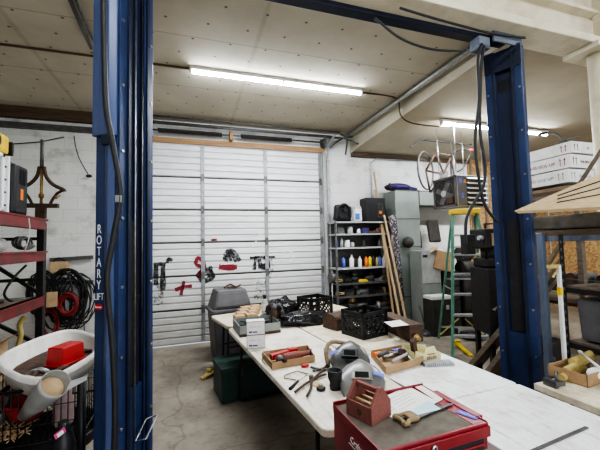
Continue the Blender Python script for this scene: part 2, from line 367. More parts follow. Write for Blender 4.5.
# ---- sectional door
door = thing('door_1', None, None, (DX0, YW+.05, 0)); door['kind'] = 'structure'
def struct_part(mb, name, m, parent, **k):
    o = mb.build(name, m, parent=parent, **k); o['kind'] = 'structure'; return o
W = DX1-DX0; SH = DZ/6
def door_mat():
    m, nt, b, v = base('white_door_steel', .42); s = nt.nodes.new('ShaderNodeSeparateXYZ'); nt.links.new(v, s.inputs[0])
    mp = nt.nodes.new('ShaderNodeMapping'); mp.inputs['Scale'].default_value = (1, 1, 6); nt.links.new(v, mp.inputs[0])
    f = noise(nt, mp.outputs[0], 2.2, 7, .7); g = noise(nt, v, 3.0, 6, .72)
    col = ramp(nt, f, [(.35, (.80, .82, .84)), (.6, (.70, .70, .69)), (.78, (.52, .50, .46))])
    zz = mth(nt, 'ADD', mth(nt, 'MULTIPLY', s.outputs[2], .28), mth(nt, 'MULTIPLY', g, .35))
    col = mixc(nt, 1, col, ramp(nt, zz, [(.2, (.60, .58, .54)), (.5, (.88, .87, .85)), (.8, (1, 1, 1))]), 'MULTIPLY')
    # shade side of every rib painted into the base colour as a dark line
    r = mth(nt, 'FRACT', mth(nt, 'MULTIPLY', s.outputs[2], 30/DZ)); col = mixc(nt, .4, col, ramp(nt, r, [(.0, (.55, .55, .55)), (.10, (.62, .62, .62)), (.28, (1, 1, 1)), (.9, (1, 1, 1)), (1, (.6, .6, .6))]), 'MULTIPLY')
    nt.links.new(col, b.inputs['Base Color']); return m
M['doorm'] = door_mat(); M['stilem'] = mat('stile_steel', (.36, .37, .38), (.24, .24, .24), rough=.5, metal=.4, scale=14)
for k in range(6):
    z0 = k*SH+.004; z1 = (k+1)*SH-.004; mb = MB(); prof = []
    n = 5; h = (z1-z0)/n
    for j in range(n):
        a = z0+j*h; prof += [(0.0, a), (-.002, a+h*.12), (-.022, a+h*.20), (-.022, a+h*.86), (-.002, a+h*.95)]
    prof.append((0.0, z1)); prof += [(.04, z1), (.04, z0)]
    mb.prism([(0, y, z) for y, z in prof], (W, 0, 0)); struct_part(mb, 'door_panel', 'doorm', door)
for k in range(1, 6): struct_part(MB().b2(0, W, -.006, .01, k*SH-.016, k*SH+.014), 'joint', 'dark', door)
for x in (0.03, W/3, 2*W/3, W-.04):
    mb = MB()
    for k in range(6): mb.b2(x-.035, x+.035, -.034, -.012, k*SH+.02, (k+1)*SH-.02)
    struct_part(mb, 'stile', 'stilem', door, bevel=.003)
    mb = MB()
    for k in range(1, 6): mb.b2(x-.03, x+.03, -.045, -.032, k*SH-.07, k*SH+.07)
    for k in range(6):
        for j in range(6): mb.cyl((x-.018, -.034, k*SH+.06+j*.09), (x-.018, -.038, k*SH+.06+j*.09), .007, seg=6)
    struct_part(mb, 'hinge', 'galvdk', door)
def ribbon(pts, wd, name, m):
    """flat paint stroke on the door, world points -> strip just in front of the ribs"""
    mb = MB(); P = smooth(pts, 4); L = []
    for i, p in enumerate(P):
        a = P[max(i-1, 0)]; b = P[min(i+1, len(P)-1)]; d = (b-a).normalized(); nrm = Vector((-d.z, 0, d.x)); k = wd*random.uniform(.7, 1.15)
        L.append((mb.bm.verts.new(p+nrm*k), mb.bm.verts.new(p-nrm*k)))
    for (a, b), (c, d) in zip(L, L[1:]): mb.bm.faces.new((a, b, d, c))
    o = struct_part(mb, name, m, door, solid=.001); o.data.transform(Matrix.Translation((-DX0, -YW-.05, 0)))
def W_(px, py, dy=.0): return PY(px, py, YW+.022+dy)
def soft(name, c, thr=.45):
    m, nt, b, v = base(name, .7); b.inputs['Base Color'].default_value = (*c, 1)
    f = noise(nt, v, 18, 6, .8); nt.links.new(ramp(nt, f, [(thr-.14, (0, 0, 0)), (thr+.12, (.9, .9, .9))]), b.inputs['Alpha']); return m
M['pblack'] = soft('black_spray_paint', (.03, .03, .032), .49); M['pred'] = soft('red_spray_paint', (.26, .02, .035), .41)
M['pfaint'] = soft('faint_black_spray', (.08, .08, .08), .62); M['pwhite'] = soft('white_spray_paint', (.9, .9, .9), .4)
for pts, wd, m in [
    ([(154, 264), (166, 264)], .035, 'pblack'), ([(156, 264), (156, 285)], .05, 'pblack'), ([(163, 264), (163, 290)], .05, 'pblack'), ([(160, 285), (158, 305)], .08, 'pfaint'), ([(167, 263), (169, 258), (172, 261)], .03, 'pblack'),
    ([(175, 290), (183, 287), (192, 286)], .035, 'pred'), ([(184, 281), (181, 295)], .03, 'pred'),
    ([(204, 262), (198, 258), (196, 264), (202, 268), (198, 277)], .035, 'pred'), ([(203, 258), (205, 268)], .03, 'pred'),
    ([(198, 278), (205, 270), (212, 276), (203, 281), (199, 273)], .06, 'pblack'), ([(210, 266), (213, 277)], .04, 'pblack'),
    ([(219, 267), (228, 267.5), (237, 267)], .055, 'pred'),
    ([(224, 260), (227, 250), (231, 261)], .03, 'pblack'), ([(228, 251), (233, 251), (240, 261)], .04, 'pblack'), ([(226, 262), (230, 252), (236, 262)], .035, 'pblack'),
    ([(250, 258), (262, 257), (275, 257)], .03, 'pblack'), ([(256, 256), (254, 270)], .035, 'pblack'), ([(259, 259), (262, 268), (268, 262), (264, 256)], .05, 'pblack'), ([(270, 257), (271, 270), (266, 282)], .05, 'pfaint'), ([(258, 266), (270, 266)], .05, 'pblack'),
    ([(262, 280), (258, 300)], .1, 'pfaint'), ([(290, 262), (294, 256), (291, 252), (283, 252)], .015, 'pwhite'), ([(211, 240), (217, 239.5)], .02, 'pred'),
    ([(262, 232), (255, 243), (252, 247)], .012, 'pwhite')]:
    ribbon([W_(*p) for p in pts], wd, 'spray_paint', m)
# door track, spring shaft and operator pipes over the header
def pipe_struct(pts, r, name, m): return struct(MB().tube(pts, r, 8), name, m)
sh = thing('door_spring_shaft', 'dark torsion spring shaft running above the white sectional door', 'door hardware', (DX0, YW-.16, 3.80))
MB().cyl((0, 0, 0), (3.66, 0, 0), .016).build('shaft', 'galvdk', sh)
for a, b_ in ((.45, 1.55), (1.9, 2.9)):
    mb = MB(); n = int((b_-a)/.02)
    mb.tube([(a+(b_-a)*i/(n*6), .034*math.cos(i*math.pi/3), .034*math.sin(i*math.pi/3)) for i in range(n*6+1)], .0095, 5); mb.build('spring', 'dark', sh)
for x in (.05, 1.72, 3.6): MB().b2(x-.03, x+.03, -.05, .15, -.09, .07).build('bracket', 'galvdk' if x != 1.72 else 'header', sh)
for x in (.1, 3.55): MB().lathe([(.055, -.03), (.04, -.02), (.06, .03)], (x, 0, 0), 16, axis=(1, 0, 0)).build('cable_drum', 'galvdk', sh)
for k, (z, y) in enumerate(((3.97, -.12), (3.93, -.2), (3.88, -.30), (3.985, -.34))):
    solo(MB().tube([(-1.25+.2*k, YW+y, z), (XS-.4, YW+y, z-.01)], .014 if k != 2 else .02), 'ceiling_conduit', 'galvdk',
         ['thin conduit tight under the ceiling above the door', 'second thin conduit above the sectional door', 'thickest dark pipe hung above the sectional door', 'foremost conduit under the ceiling above the door'][k], 'conduit')
tr = thing('door_track', 'galvanised track beside right edge of the sectional door, turning up into the ceiling', 'door track', (2.70, YW-.07, 0))
MB().bar((0, 0, 0), (0, 0, 3.55), .03, .05).build('rail', 'galv', tr)
MB().tube(smooth([(0, 0, 3.5), (.0, -.1, 3.78), (.0, -.4, 3.86)]), .02).build('track_bend', 'galv', tr)
for z in (.4, 1.2, 2.0, 2.8, 3.4): MB().b2(-.03, .04, .0, .09, z, z+.06).build('bracket', 'galvdk', tr)
# big diagonal-looking conduit along the ceiling step
solo(MB().tube([(3.14, 6.3, 3.98), (3.14, 2.6, 3.98)], .03, 10), 'ceiling_pipe', 'galv', 'long bright steel pipe running along the ceiling toward the door', 'pipe')
solo(MB().tube([(XL+.1, 4.42, 4.030), (-.02, 4.40, 4.030)], .014, 6), 'light_conduit', 'brownwood', 'thin dark conduit on the ceiling left of the fluorescent light', 'conduit')
solo(MB().tube(smooth([(2.5, 4.42, 4.02), (3.1, 4.45, 4.02), (3.18, 4.45, 3.75), (3.45, 4.5, 3.66), (4.1, 4.5, 3.66), (4.15, 4.28, 3.655)]), .012, 6), 'light_conduit', 'brownwood', 'thin dark conduit stepping down between the two ceiling lights', 'conduit')
# little cluster of valves and ducts in the corner above the shelf
for k, (a, b_) in enumerate((((2.65, 6.2, 3.9), (3.25, 6.0, 3.75)), ((2.75, 6.3, 3.72), (3.2, 6.15, 3.95)), ((2.9, 6.1, 3.95), (3.1, 6.3, 3.6)))):
    solo(MB().tube(smooth([a, ((a[0]+b_[0])/2, a[1]-.08, (a[2]+b_[2])/2+.06), b_]), .018), 'corner_pipe', 'galvdk', 'bent dark pipe among the tangle in the ceiling corner right of the door', 'pipe', group='bent pipes in the ceiling corner')
# left wall bits: lead hanging and horizontal rails
solo(MB().tube(smooth([PY(74, 136, 6.33), PY(76, 148, 6.33), PY(80, 160, 6.33), PY(88, 174, 6.33)]), .008, 6).ball(PY(89, 176, 6.33), .035, (1.4, .8, .8)), 'hanging_lead', 'cord', 'short black lead with a bulb end hanging on the block wall', 'cord')
solo(MB().tube([PY(12, 144, 6.34), PY(40, 142, 6.34), PY(64, 137, 6.34)], .008, 6), 'wall_wire', 'cord', 'thin dark wire strung across the block wall at left', 'wire')
for a in ((50, 260, 93, 257), (42, 283, 93, 282)): solo(MB().bar(PY(a[0], a[1], 6.35), PY(a[2], a[3], 6.35), .05, .06), 'wall_rail', 'galvdk', ('upper' if a[1] < 270 else 'lower')+' grey rail fixed along the block wall behind the cables', 'rail')
# ================================================================== LIGHTS
def light_fixture(x, y, z, label):
    t = thing('fluorescent_light', label, 'ceiling light', (x, y, z))
    MB().b2(0, 2.46, -.035, .035, -.045, .0).build('housing', 'white', t, bevel=.004)
    for a, b_ in ((.03, 1.21), (1.25, 2.43)):
        MB().cyl((a, -.0, -.065), (b_, -.0, -.065), .022).build('tube', 'tubeglow', t)
    for a in (.015, 1.23, 2.445): MB().b2(a-.012, a+.012, -.03, .03, -.09, -.03).build('lamp_holder', 'white', t)
    ld = bpy.data.lights.new('tube_lamp', 'AREA'); ld.shape = 'RECTANGLE'; ld.size = 2.4; ld.size_y = .06; ld.energy = LE; ld.color = (.95, .97, 1.0)
    lo = bpy.data.objects.new('tube_lamp', ld); COL.objects.link(lo); lo.parent = t; lo.location = (1.23, 0, -.10)
    return t
LE = 75
light_fixture(-.01, 4.36, 4.04, 'long double fluorescent light on the ceiling in front of the sectional door')
light_fixture(PZ(445, 120, 3.72).x, PZ(495, 128, 3.72).y, 3.765, 'fluorescent light on the lower ceiling behind the right blue lift post')
LE = 34  # weaker fill from two added fixtures, both out of view
light_fixture(-.6, .3, 4.6, 'unseen fluorescent fill light added on the high ceiling nearest the camera')
light_fixture(4.6, .2, 4.6, 'unseen fluorescent fill light added on the high ceiling right of the camera')
dl = bpy.data.lights.new('daylight', 'AREA'); dl.shape = 'RECTANGLE'; dl.size = 4.6; dl.size_y = 3.2; dl.energy = 150; dl.color = (.90, .95, 1.0)
d = bpy.data.objects.new('daylight', dl); COL.objects.link(d); d.location = (2.6, YB-.5, 1.9); d.rotation_euler = (R_(90), 0, 0)
wd = bpy.data.worlds.new('world'); sc.world = wd; wd.use_nodes = True
wd.node_tree.nodes['Background'].inputs[0].default_value = (.75, .82, .95, 1); wd.node_tree.nodes['Background'].inputs[1].default_value = .6
sc.view_settings.view_transform = 'AgX'; sc.view_settings.look = 'AgX - High Contrast'; sc.view_settings.exposure = 0.35
# ================================================================== TWO-POST LIFT
lift = thing('vehicle_lift', 'tall blue two-post vehicle lift standing over the work tables', 'vehicle lift', (-.40, 2.42, 0))
LO = Vector((-.40, 2.42, 0))
M['bluein'] = mat('lift_inner_blue', (.020, .034, .085), (.012, .02, .05), rough=.45, scale=4, stretch=(4, 4, .5), bump=.03)
def column(cx, rz, H, D, Wd):
    """local +x is the open side of the channel"""
    mb = MB(); t = .012
    mb.b2(-D, -D+t, -Wd/2, Wd/2, 0, H); mb.b2(-D, 0, -Wd/2, -Wd/2+t, 0, H); mb.b2(-D, 0, Wd/2-t, Wd/2, 0, H)
    mb.b2(0, .014, -Wd/2, -Wd/2+.09, 0, H); mb.b2(0, .014, Wd/2-.09, Wd/2, 0, H)
    c = mb.build('column', 'blue', lift, bevel=.004); c.location = (cx, 0, 0); c.rotation_euler = (0, 0, rz)
    MB().b2(-D*.35, -D*.35+.01, -Wd/2+.02, Wd/2-.02, .02, H-.02).b2(-D*.35, -.012, -.075, -.068, .9, H-.3).b2(-D*.35, -.012, .03, .037, .9, H-.3).build('inner_face', 'bluein', c)
    MB().b2(-D*.35+.01, -D*.35+.013, -.06, .08, H-.42, H-.30).build('cable_opening', 'black', c)
    mb = MB()
    for z in [i*.42+.25 for i in range(8)]:
        for y in (-Wd/2+.025, Wd/2-.025): mb.cyl((.012, y, z), (.022, y, z), .010, seg=8)
    mb.build('bolt', 'steel', c)
    mb = MB()
    for y in (-Wd/2+.075, Wd/2-.075): mb.b2(.0145, .03, y-.012, y+.012, 0, H-.05)
    mb.build('guide_strip', 'bluedark', c)
    MB().b2(-D+.02, -.008, -.088, .088, .25, .86).build('carriage', 'blue', c, bevel=.006)
    mb = MB(); mb.b2(-D*.35, -.012, -.045, .050, .87, 1.92).b2(-.012, -.005, -.06, .065, 1.42, 1.435); mb.build('carriage_pad', 'rubber', c)
    MB().cyl((-.02, .10, .1), (-.02, .10, H-.1), .007).build('lift_cable', 'steel', c)
    MB().b2(-.34, .26, -.3, .3, 0, .02).build('base_plate', 'blue', c)
    mb = MB(); mb.b2(0.015, .022, -Wd/2, Wd/2, H-.22, H-.02); mb.build('cap_plate', 'bluedark', c)
    return c
HL = 3.62
cl = column(.05, R_(-28), 4.0, .15, .34)
cr = column(3.33, R_(180+25), HL, .10, .32)
for c in (cl, cr):
    pass
# side cover of the left column (upper, wider) and its folded face
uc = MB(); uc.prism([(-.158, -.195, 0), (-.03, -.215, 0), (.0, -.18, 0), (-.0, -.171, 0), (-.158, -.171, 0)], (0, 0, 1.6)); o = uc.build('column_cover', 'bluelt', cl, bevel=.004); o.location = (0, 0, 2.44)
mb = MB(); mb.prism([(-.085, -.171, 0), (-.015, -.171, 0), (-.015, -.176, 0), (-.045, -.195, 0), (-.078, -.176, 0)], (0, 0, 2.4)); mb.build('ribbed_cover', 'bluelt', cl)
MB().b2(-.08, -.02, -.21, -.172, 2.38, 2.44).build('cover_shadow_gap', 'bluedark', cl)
# lettering down the left column
LR = (R_(90), 0, 0)
for i, ch in enumerate('ROTARY'):
    text('letter', ch, .078, 'whiteink', cl, (-.120, -.1725, 1.865-i*.068), LR, .6)
text('lettering', 'LIFT', .060, 'whiteink', cl, (-.118, -.1725, 1.455), LR, .62)
MB().lathe([(.03, 0), (.03, .004)], (0, 0, 0), 20).build('badge', 'redpl', cl).location = (-.118, -.172, 1.395)
bd = [o for o in COL.objects if o.name.startswith('badge')][0]; bd.rotation_euler = (R_(90), 0, 0); bd.scale = (1, .62, 1)
text('badge_text', 'Rotary', .018, 'whiteink', cl, (-.118, -.177, 1.395), LR, .9)
# hoses
def lhose(pts, r, m='rubber', n='hydraulic_hose'):
    o = MB().tube(smooth(pts, 8), r, 8).build(n, m, lift); o.location = -LO; return o
YH = 2.14
lhose([PY(103, -30, 2.12), PY(104, 40, 2.12), PY(106, 105, 2.12), PY(112, 140, 2.12), PY(119, 180, 2.12), PY(120, 200, 2.12), PY(113, 240, 2.12), PY(107, 280, 2.12), PY(112, 340, 2.12), PY(115, 400, 2.12), PY(114, 460, 2.12)], .016)
MB().box(tuple(PY(119, 199, 2.12)-LO), (.035, .03, .04)).build('hose_clamp', 'steel', lift)
# overhead beam between the columns
ob = MB(); ob.b2(.0, 3.36, -.05, .05, 3.66, 3.76); ob.b2(.0, 3.42, -.09, -.05, 3.72, 3.80); o = ob.build('overhead_beam', 'bluedark', lift, bevel=.004)
MB().b2(.0, 3.46, -.10, -.091, 3.735, 3.79).build('beam_flange', 'beamgrey', o)
MB().b2(3.10, 3.45, -.12, -.10, 3.60, 3.80).build('beam_bracket', 'beamgrey', lift, bevel=.004)
MB().b2(2.93, 3.06, -.11, .0, 3.52, 3.63).build('limit_switch_box', 'beamgrey', lift, bevel=.004)
YR = 2.30
lhose([PY(375, 18, YR), PY(400, 38, YR), PY(430, 49, YR), PY(458, 51, YR), PY(466, 50, YR)], .010)
lhose([PY(482, 44, YR), PY(478, 60, YR), PY(479, 100, YR), PY(475, 140, YR), PY(479, 180, YR), PY(485, 205, YR), PY(497, 222, YR)], .013)
lhose([PY(484, 46, YR), PY(481, 70, YR), PY(480, 130, YR), PY(485, 165, YR), PY(483, 187, YR), PY(471, 208, YR), PY(466, 222, YR), PY(466, 245, YR)], .013)
lhose([PY(520, 38, YR), PY(545, 30, YR), PY(565, 18, YR), PY(585, 0, YR), PY(590, -10, YR)], .010)
lhose([PY(400, 8, YR-.1), PY(440, 20, YR-.1), PY(490, 33, YR-.1), PY(525, 38, YR-.1)], .010)
lb = MB(); q = PY(503, 304, 2.2); lb.box((0, 0, 0), (.001, .06, .03)); 
# left-hand arm hung down at the left column: thin locking rod
MB().tube([(.02, -.03, .35), (.02, -.03, 3.9)], .006).build('release_rod', 'steel', cl)
mb = MB().tube([(.04, -.06, .55), (.12, -.06, .58), (.12, .06, .66), (.04, .06, .63)], .006, closed=True); mb.build('release_handle', 'steel', cl)
# stay cable behind the left column
solo(MB().tube([PZ(70, 0, 4.0), PZ(91, 48, 4.0)], .02, 8).tube([PZ(74, -4, 4.0), PZ(94, 42, 4.0)], .012, 8), 'ceiling_pipe', 'galvdk', 'pair of dark pipes on the ceiling ending behind the left blue post', 'pipe')
# ================================================================== TABLES
TZ = .76
def rrect(L0, L1, W0, W1, r, n=5):
    P = []
    for cx, cy, a in ((W1-r, L1-r, 0), (W0+r, L1-r, 90), (W0+r, L0+r, 180), (W1-r, L0+r, 270)):
        for k in range(n+1):
            t = R_(a+90*k/n); P.append((cx+r*math.cos(t), cy+r*math.sin(t), 0))
    return P
def table(label, x, y, rz, Wd, L, m, fold=False, legs=(.3, None)):
    t = thing('folding_table', label, 'table', (x, y, 0), rz)
    if fold:
        for a, b_ in ((0, L/2-.003), (L/2+.003, L)):
            mb = MB(); mb.prism([(px, py, TZ-.045) for px, py, _ in rrect(a, b_, 0, Wd, .02)], (0, 0, .045)); mb.build('tabletop', m, t, bevel=.006)
    else:
        mb = MB(); mb.prism([(px, py, TZ-.045) for px, py, _ in rrect(0, L, 0, Wd, .055)], (0, 0, .045)); mb.build('tabletop', m, t, bevel=.008)
    MB().b2(.06, .09, .1, L-.1, TZ-.075, TZ-.046).b2(Wd-.09, Wd-.06, .1, L-.1, TZ-.075, TZ-.046).build('frame', 'galvdk', t)
    for yy in (.28, L-.28):
        mb = MB(); P = [(.10, yy, TZ-.05), (.08, yy, .02), (.12, yy, .012), (Wd-.12, yy, .012), (Wd-.08, yy, .02), (Wd-.10, yy, TZ-.05)]
        mb.tube(P, .014, 8); mb.tube([(.1, yy, .42), (Wd-.1, yy, .42)], .01, 6)
        mb.tube(smooth([(Wd/2, yy, .42), (Wd/2+.05, yy+(.12 if yy < 1 else -.12), .6), (Wd/2, yy+(.3 if yy < 1 else -.3), TZ-.06)]), .009, 6)
        mb.build('leg', 'blackmetal', t)
    return t
tA = table('long white plastic table on the left, holding the welding helmets and white cartons', .66, 1.69, R_(6), .755, 2.44, 'tableA')
tB = table('white folding table with a centre seam, at right behind the red tool chest', 1.402, .828, R_(2.4), .755, 1.83, 'tableW', True)
fl = (1.325, 2.675)
tC_ = table('cream stained table under the black crate in the middle', 1.335, 2.67, R_(6), .70, 1.55, 'tableB')
tD = table('farthest cream table, crosswise by the grey bin under black bags', .42, 4.205, R_(13), 1.9, .76, 'tableB')
# ================================================================== TOOL CHEST
CZ = .97
ch = thing('tool_chest', 'red metal tool chest with worn grey mat on top, nearest the camera', 'tool chest', (.665, 1.135, 0), R_(2.5))
CW, CD = .535, .405
mb = MB(); mb.b2(0, CW, 0.0, CD, .06, CZ-.035); mb.build('body', 'red', ch, bevel=.008)
mb = MB(); mb.b2(0, CW, -.004, .008, CZ-.012, CZ); mb.b2(0, .008, 0, CD, CZ-.04, CZ); mb.b2(CW-.008, CW, 0, CD, CZ-.04, CZ+.004); mb.b2(0, CW, CD-.01, CD, CZ-.04, CZ+.012)
mb.build('top_rim', 'red', ch, bevel=.002)
MB().b2(CW-.07, CW-.005, .008, CD-.01, CZ-.012, CZ-.001).build('side_ledge', 'red', ch, bevel=.003)
MB().b2(.009, CW-.07, .01, CD-.011, CZ-.03, CZ-.004).build('rubber_mat', 'mat', ch)
MB().b2(CW-.016, CW+.02, .04, CD*.78, CZ-.03, CZ+.006).build('hinge_strip', 'red', ch, bevel=.004)
MB().b2(-.003, CW+.003, -.012, 0.0, CZ-.055, CZ-.012).build('front_rail', 'red', ch, bevel=.003)
o = MB().lathe([(.014, 0), (.014, .008), (.011, .010)], (0, 0, 0), 20, axis=(0, -1, 0)).build('lock', 'chrome', ch); o.location = (.235, -.012, CZ-.034)
MB().b2(-.001, .001, -.002, .002, -.006, .006).build('keyhole', 'black', o).location = (0, -.011, 0)
for k in range(4):
    z1 = CZ-.078-k*.15; dr = MB().b2(.03, CW-.03, -.010, .3, z1-.13, z1).build('drawer', 'red', ch, bevel=.004)
    MB().b2(.04, CW-.04, -.035, -.011, z1-.028, z1-.006).build('drawer_pull', 'chrome', dr, bevel=.004)
MB().b2(.03, CW-.03, -.003, .0, .82, CZ-.056).build('drawer_gap', 'black', ch)
for x in (.05, CW-.05):
    for y in (.05, CD-.05): MB().cyl((x-.012, y, .03), (x+.012, y, .03), .03).build('wheel', 'rubber', ch)
cr_ = text('script_lettering', 'Craftsman', .040, 'whiteink', ch, (-.0015, .15, CZ-.075), (R_(90), 0, R_(-90)), 1.0)
mb = MB(); mb.b2(-.002, -.0005, .05, .25, CZ-.100, CZ-.097); mb.build('lettering_underline', 'whiteink', ch)
q = PZ(467, 414, CZ+.003)
tp = thing('tape_label', 'blue tape strip with white handwriting on the chest edge', 'tape', (q.x, q.y, CZ+.001), R_(-68))
MB().b2(-.045, .045, -.018, .018, 0, .001).build('tape', 'bluetape', tp)
mb = MB(); mb.tube(smooth([(-.035+.0075*i, random.uniform(-.008, .008), .0015) for i in range(10)], 3), .0008, 4); mb.build('handwriting', 'whiteink', tp)
def onT(px, py, z=TZ): p = PZ(px, py, z); return p
# tool caddy
A0, A1, A2 = onT(372, 426, CZ), onT(393, 416, CZ), onT(351, 408, CZ)
ang = math.atan2(A1.y-A0.y, A1.x-A0.x)
cd = thing('tool_caddy', 'small red-brown wooden tool caddy with gabled ends, on the chest top', 'tool caddy', (A0.x, A0.y, CZ-.003), ang+R_(4))
w_, l_, h_ = .136, .148, .142
def gable(y): return MB().prism([(0, y, 0), (w_, y, 0), (w_, y, .072), (w_*.58, y, h_), (w_*.42, y, h_), (0, y, .072)], (0, .013, 0))
gable(0).build('end_panel', 'caddy', cd, bevel=.002); gable(l_-.013).build('end_panel', 'caddy', cd, bevel=.002)
MB().b2(0, .011, .013, l_-.013, 0, .07).build('side_panel', 'caddy', cd); MB().b2(w_-.011, w_, .013, l_-.013, 0, .07).build('side_panel', 'caddy', cd)
MB().b2(.011, w_-.011, .013, l_-.013, 0, .01).build('bottom', 'caddy', cd)
MB().b2(w_/2-.012, w_/2+.012, 0, l_, h_-.028, h_-.006).build('handle', 'caddy', cd, bevel=.004)
MB().b2(.048, .066, .013, l_-.013, .05, .062).build('divider', 'woodlt', cd); MB().b2(.092, .106, .013, l_-.013, .05, .062).build('divider', 'woodlt', cd)
MB().lathe([(.014, 0), (.014, .001)], (0, 0, 0), 14, axis=(-1, 0, 0)).build('stain', 'rust', cd).location = (-.0003, .07, .035)
# saw
S0, S1 = onT(408, 420, CZ), onT(453, 405, CZ)
sw = thing('hand_saw', 'old hand saw with pale wooden handle lying on the chest', 'saw', (S0.x, S0.y, CZ), math.atan2(S1.y-S0.y, S1.x-S0.x)); sw.scale = (.72, .62, .8)
L = (S1-S0).length/.72
MB().prism([(.02, -.035, .006), (.02, .035, .006), (L, .012, .006), (L, -.005, .006)], (0, 0, .002)).build('blade', 'galvdk', sw)
hb = MB(); P = [(-.075, -.055), (-.05, -.066), (-.035, -.045), (-.012, -.038), (.035, -.044), (.05, -.03), (.05, .03), (.03, .045), (-.03, .045), (-.055, .058), (-.07, .05), (-.06, .03), (-.06, -.02)]
inner = [(-.04, -.018), (.008, -.022), (.014, .018), (-.038, .024)]
n1 = len(P)
hb.tube(smooth([(x, y, .014) for x, y in P]+[(*P[0], .014)], 3), .013, 8); hb.build('handle', 'sawwood', sw)
MB().prism([(-.005, -.04, .004), (.05, -.035, .004), (.05, .035, .004), (-.005, .04, .004)], (0, 0, .020)).build('grip_cheek', 'sawwood', sw, bevel=.005)
# papers
def sheet(pts, label, m='paper', z=CZ, name='paper', lines=True, grp=None, cat='paper'):
    P = [PZ(x, y, z) for x, y in pts]; c = sum(P, Vector())/len(P)
    t = thing(name, label, cat, (c.x, c.y, z), 0, grp)
    MB().prism([(p.x-c.x, p.y-c.y, 0) for p in P], (0, 0, .0008)).build('sheet', m, t)
    if lines:
        a, b_, d_ = P[0]-c, P[1]-c, P[3]-c; mb = MB()
        for k in range(5):
            s = .2+.13*k; p = a.lerp(d_, s)+(b_-a)*.12; q = a.lerp(d_, s)+(b_-a)*random.uniform(.55, .85); mb.bar((p.x, p.y, .001), (q.x, q.y, .001), .0025, .0006)
        mb.build('printed_line', 'greyink', t)
    return t
sheet([(382, 398), (408, 386), (438, 402), (404, 417)], 'upper white printed sheet on the grey mat of the chest', z=CZ+.0015)
sheet([(372, 403), (396, 392), (418, 410), (392, 418)], 'lower white printed sheet beside the wooden caddy', z=CZ-.001)
sheet([(415, 387), (421, 385), (443, 399), (438, 402)], 'narrow white receipt strip along the chest back edge', z=CZ+.003, lines=True)
sheet([(398, 418), (428, 401), (441, 409), (414, 416)], 'pale blue plastic packet on top of the papers', 'maskblue', CZ+.006, 'packet', False, cat='packet')
# ================================================================== THINGS ON TABLES
def crate(label, p, rz, sx, sy, h, grp=None):
    t = thing('milk_crate', label, 'crate', (p[0], p[1], p[2]), rz, grp); e = .012
    for k, (a, b_) in enumerate((((0, 0), (sx, 0)), ((sx, 0), (sx, sy)), ((sx, sy), (0, sy)), ((0, sy), (0, 0)))):
        A = Vector((*a, 0)); B = Vector((*b_, 0)); u = (B-A).normalized(); Ln = (B-A).length; mb = MB(); Zv = Vector((0, 0, 1)); nrm = Vector((0, 0, 1)).cross(u)
        def bar(p0, z0, p1, z1, w): mb.bar(A+u*p0+Zv*z0, A+u*p1+Zv*z1, e, w, up=(0, 0, 1)) if abs(p0-p1) > 1e-4 else mb.bar(A+u*p0+Zv*z0, A+u*p1+Zv*z1, e, w, up=u)
        bar(0, h-.022, Ln, h-.022, .044); bar(0, .02, Ln, .02, .04); bar(0.015, 0, .015, h, .035); bar(Ln-.015, 0, Ln-.015, h, .035)
        bar(0, h*.70, Ln, h*.70, .018); bar(Ln*.32, h*.7, Ln*.32, h-.02, .03); bar(Ln*.68, h*.7, Ln*.68, h-.02, .03)
        n = 5
        for i in range(-2, n+1):
            for s in (1, -1):
                x0 = Ln*i/n; x1 = x0+(h*.66-.02)*.9; z0, z1 = .03, h*.69
                if s < 0: x0, x1 = Ln-x0, Ln-x1
                # clip to side
                def clip(xa, za, xb, zb):
                    pts = []
                    for x, z in ((xa, za), (xb, zb)):
                        if x < 0: z = za+(zb-za)*(0-xa)/(xb-xa); x = 0
                        if x > Ln: z = za+(zb-za)*(Ln-xa)/(xb-xa); x = Ln
                        pts.append((x, z))
                    return pts
                if max(x0, x1) <= 0.01 or min(x0, x1) >= Ln-.01: continue
                (xa, za), (xb, zb) = clip(x0, z0, x1, z1)
                if abs(xa-xb) > .01: mb.bar(A+u*xa+Zv*za, A+u*xb+Zv*zb, e*.8, .010, up=nrm)
        mb.build('side', 'black', t)
    mb = MB()
    for i in range(7): mb.b2(sx*i/6-.006, sx*i/6+.006, 0, sy, 0, .01); mb.b2(0, sx, sy*i/6-.006, sy*i/6+.006, 0, .01)
    mb.build('base', 'black', t)
    return t
c0, c1, c2 = onT(363.8, 340.3), onT(345.4, 332.8), onT(386.4, 333.7)
a_ = math.atan2(c2.y-c0.y, c2.x-c0.x)
k1 = crate('black lattice milk crate in the middle of the tables between two brown boxes', (c0.x, c0.y, TZ), a_+R_(-4), .35, .33, .265)
c0 = onT(312, 323)
k2 = crate('black lattice milk crate behind the bin bags on the far table', (c0.x+.02, c0.y+.08, TZ), R_(14), .34, .33, .28)
# bin bags
def bag(label, c, s, seed):
    random.seed(seed); mb = MB(); res = bmesh.ops.create_icosphere(mb.bm, subdivisions=4, radius=1)
    from mathutils import noise as N
    for v in res['verts']:
        d = v.co.normalized(); k = 1+.28*N.noise(d*2.2+Vector((seed, 0, 0)))+.16*abs(N.noise(d*5+Vector((0, seed, 0))))+.05*N.noise(d*14)
        v.co = Vector((d.x*s[0]*k, d.y*s[1]*k, max(0, d.z*.62*k+.42)*s[2]))
        for f in v.link_faces: f.smooth = True
    return solo(mb, 'bin_bag', 'bag', label, 'bag', (c[0], c[1], c[2]))
p = onT(303, 324); bag('crumpled black bin bag in front of the far milk crate', (p.x+.02, p.y-.02, TZ), (.34, .13, .15), 3)
p = onT(285, 318); bag('crumpled black bin bag left of the far milk crate, behind the grease gun', (p.x+.0, p.y+.12, TZ), (.2, .17, .24), 8)
random.seed(5)
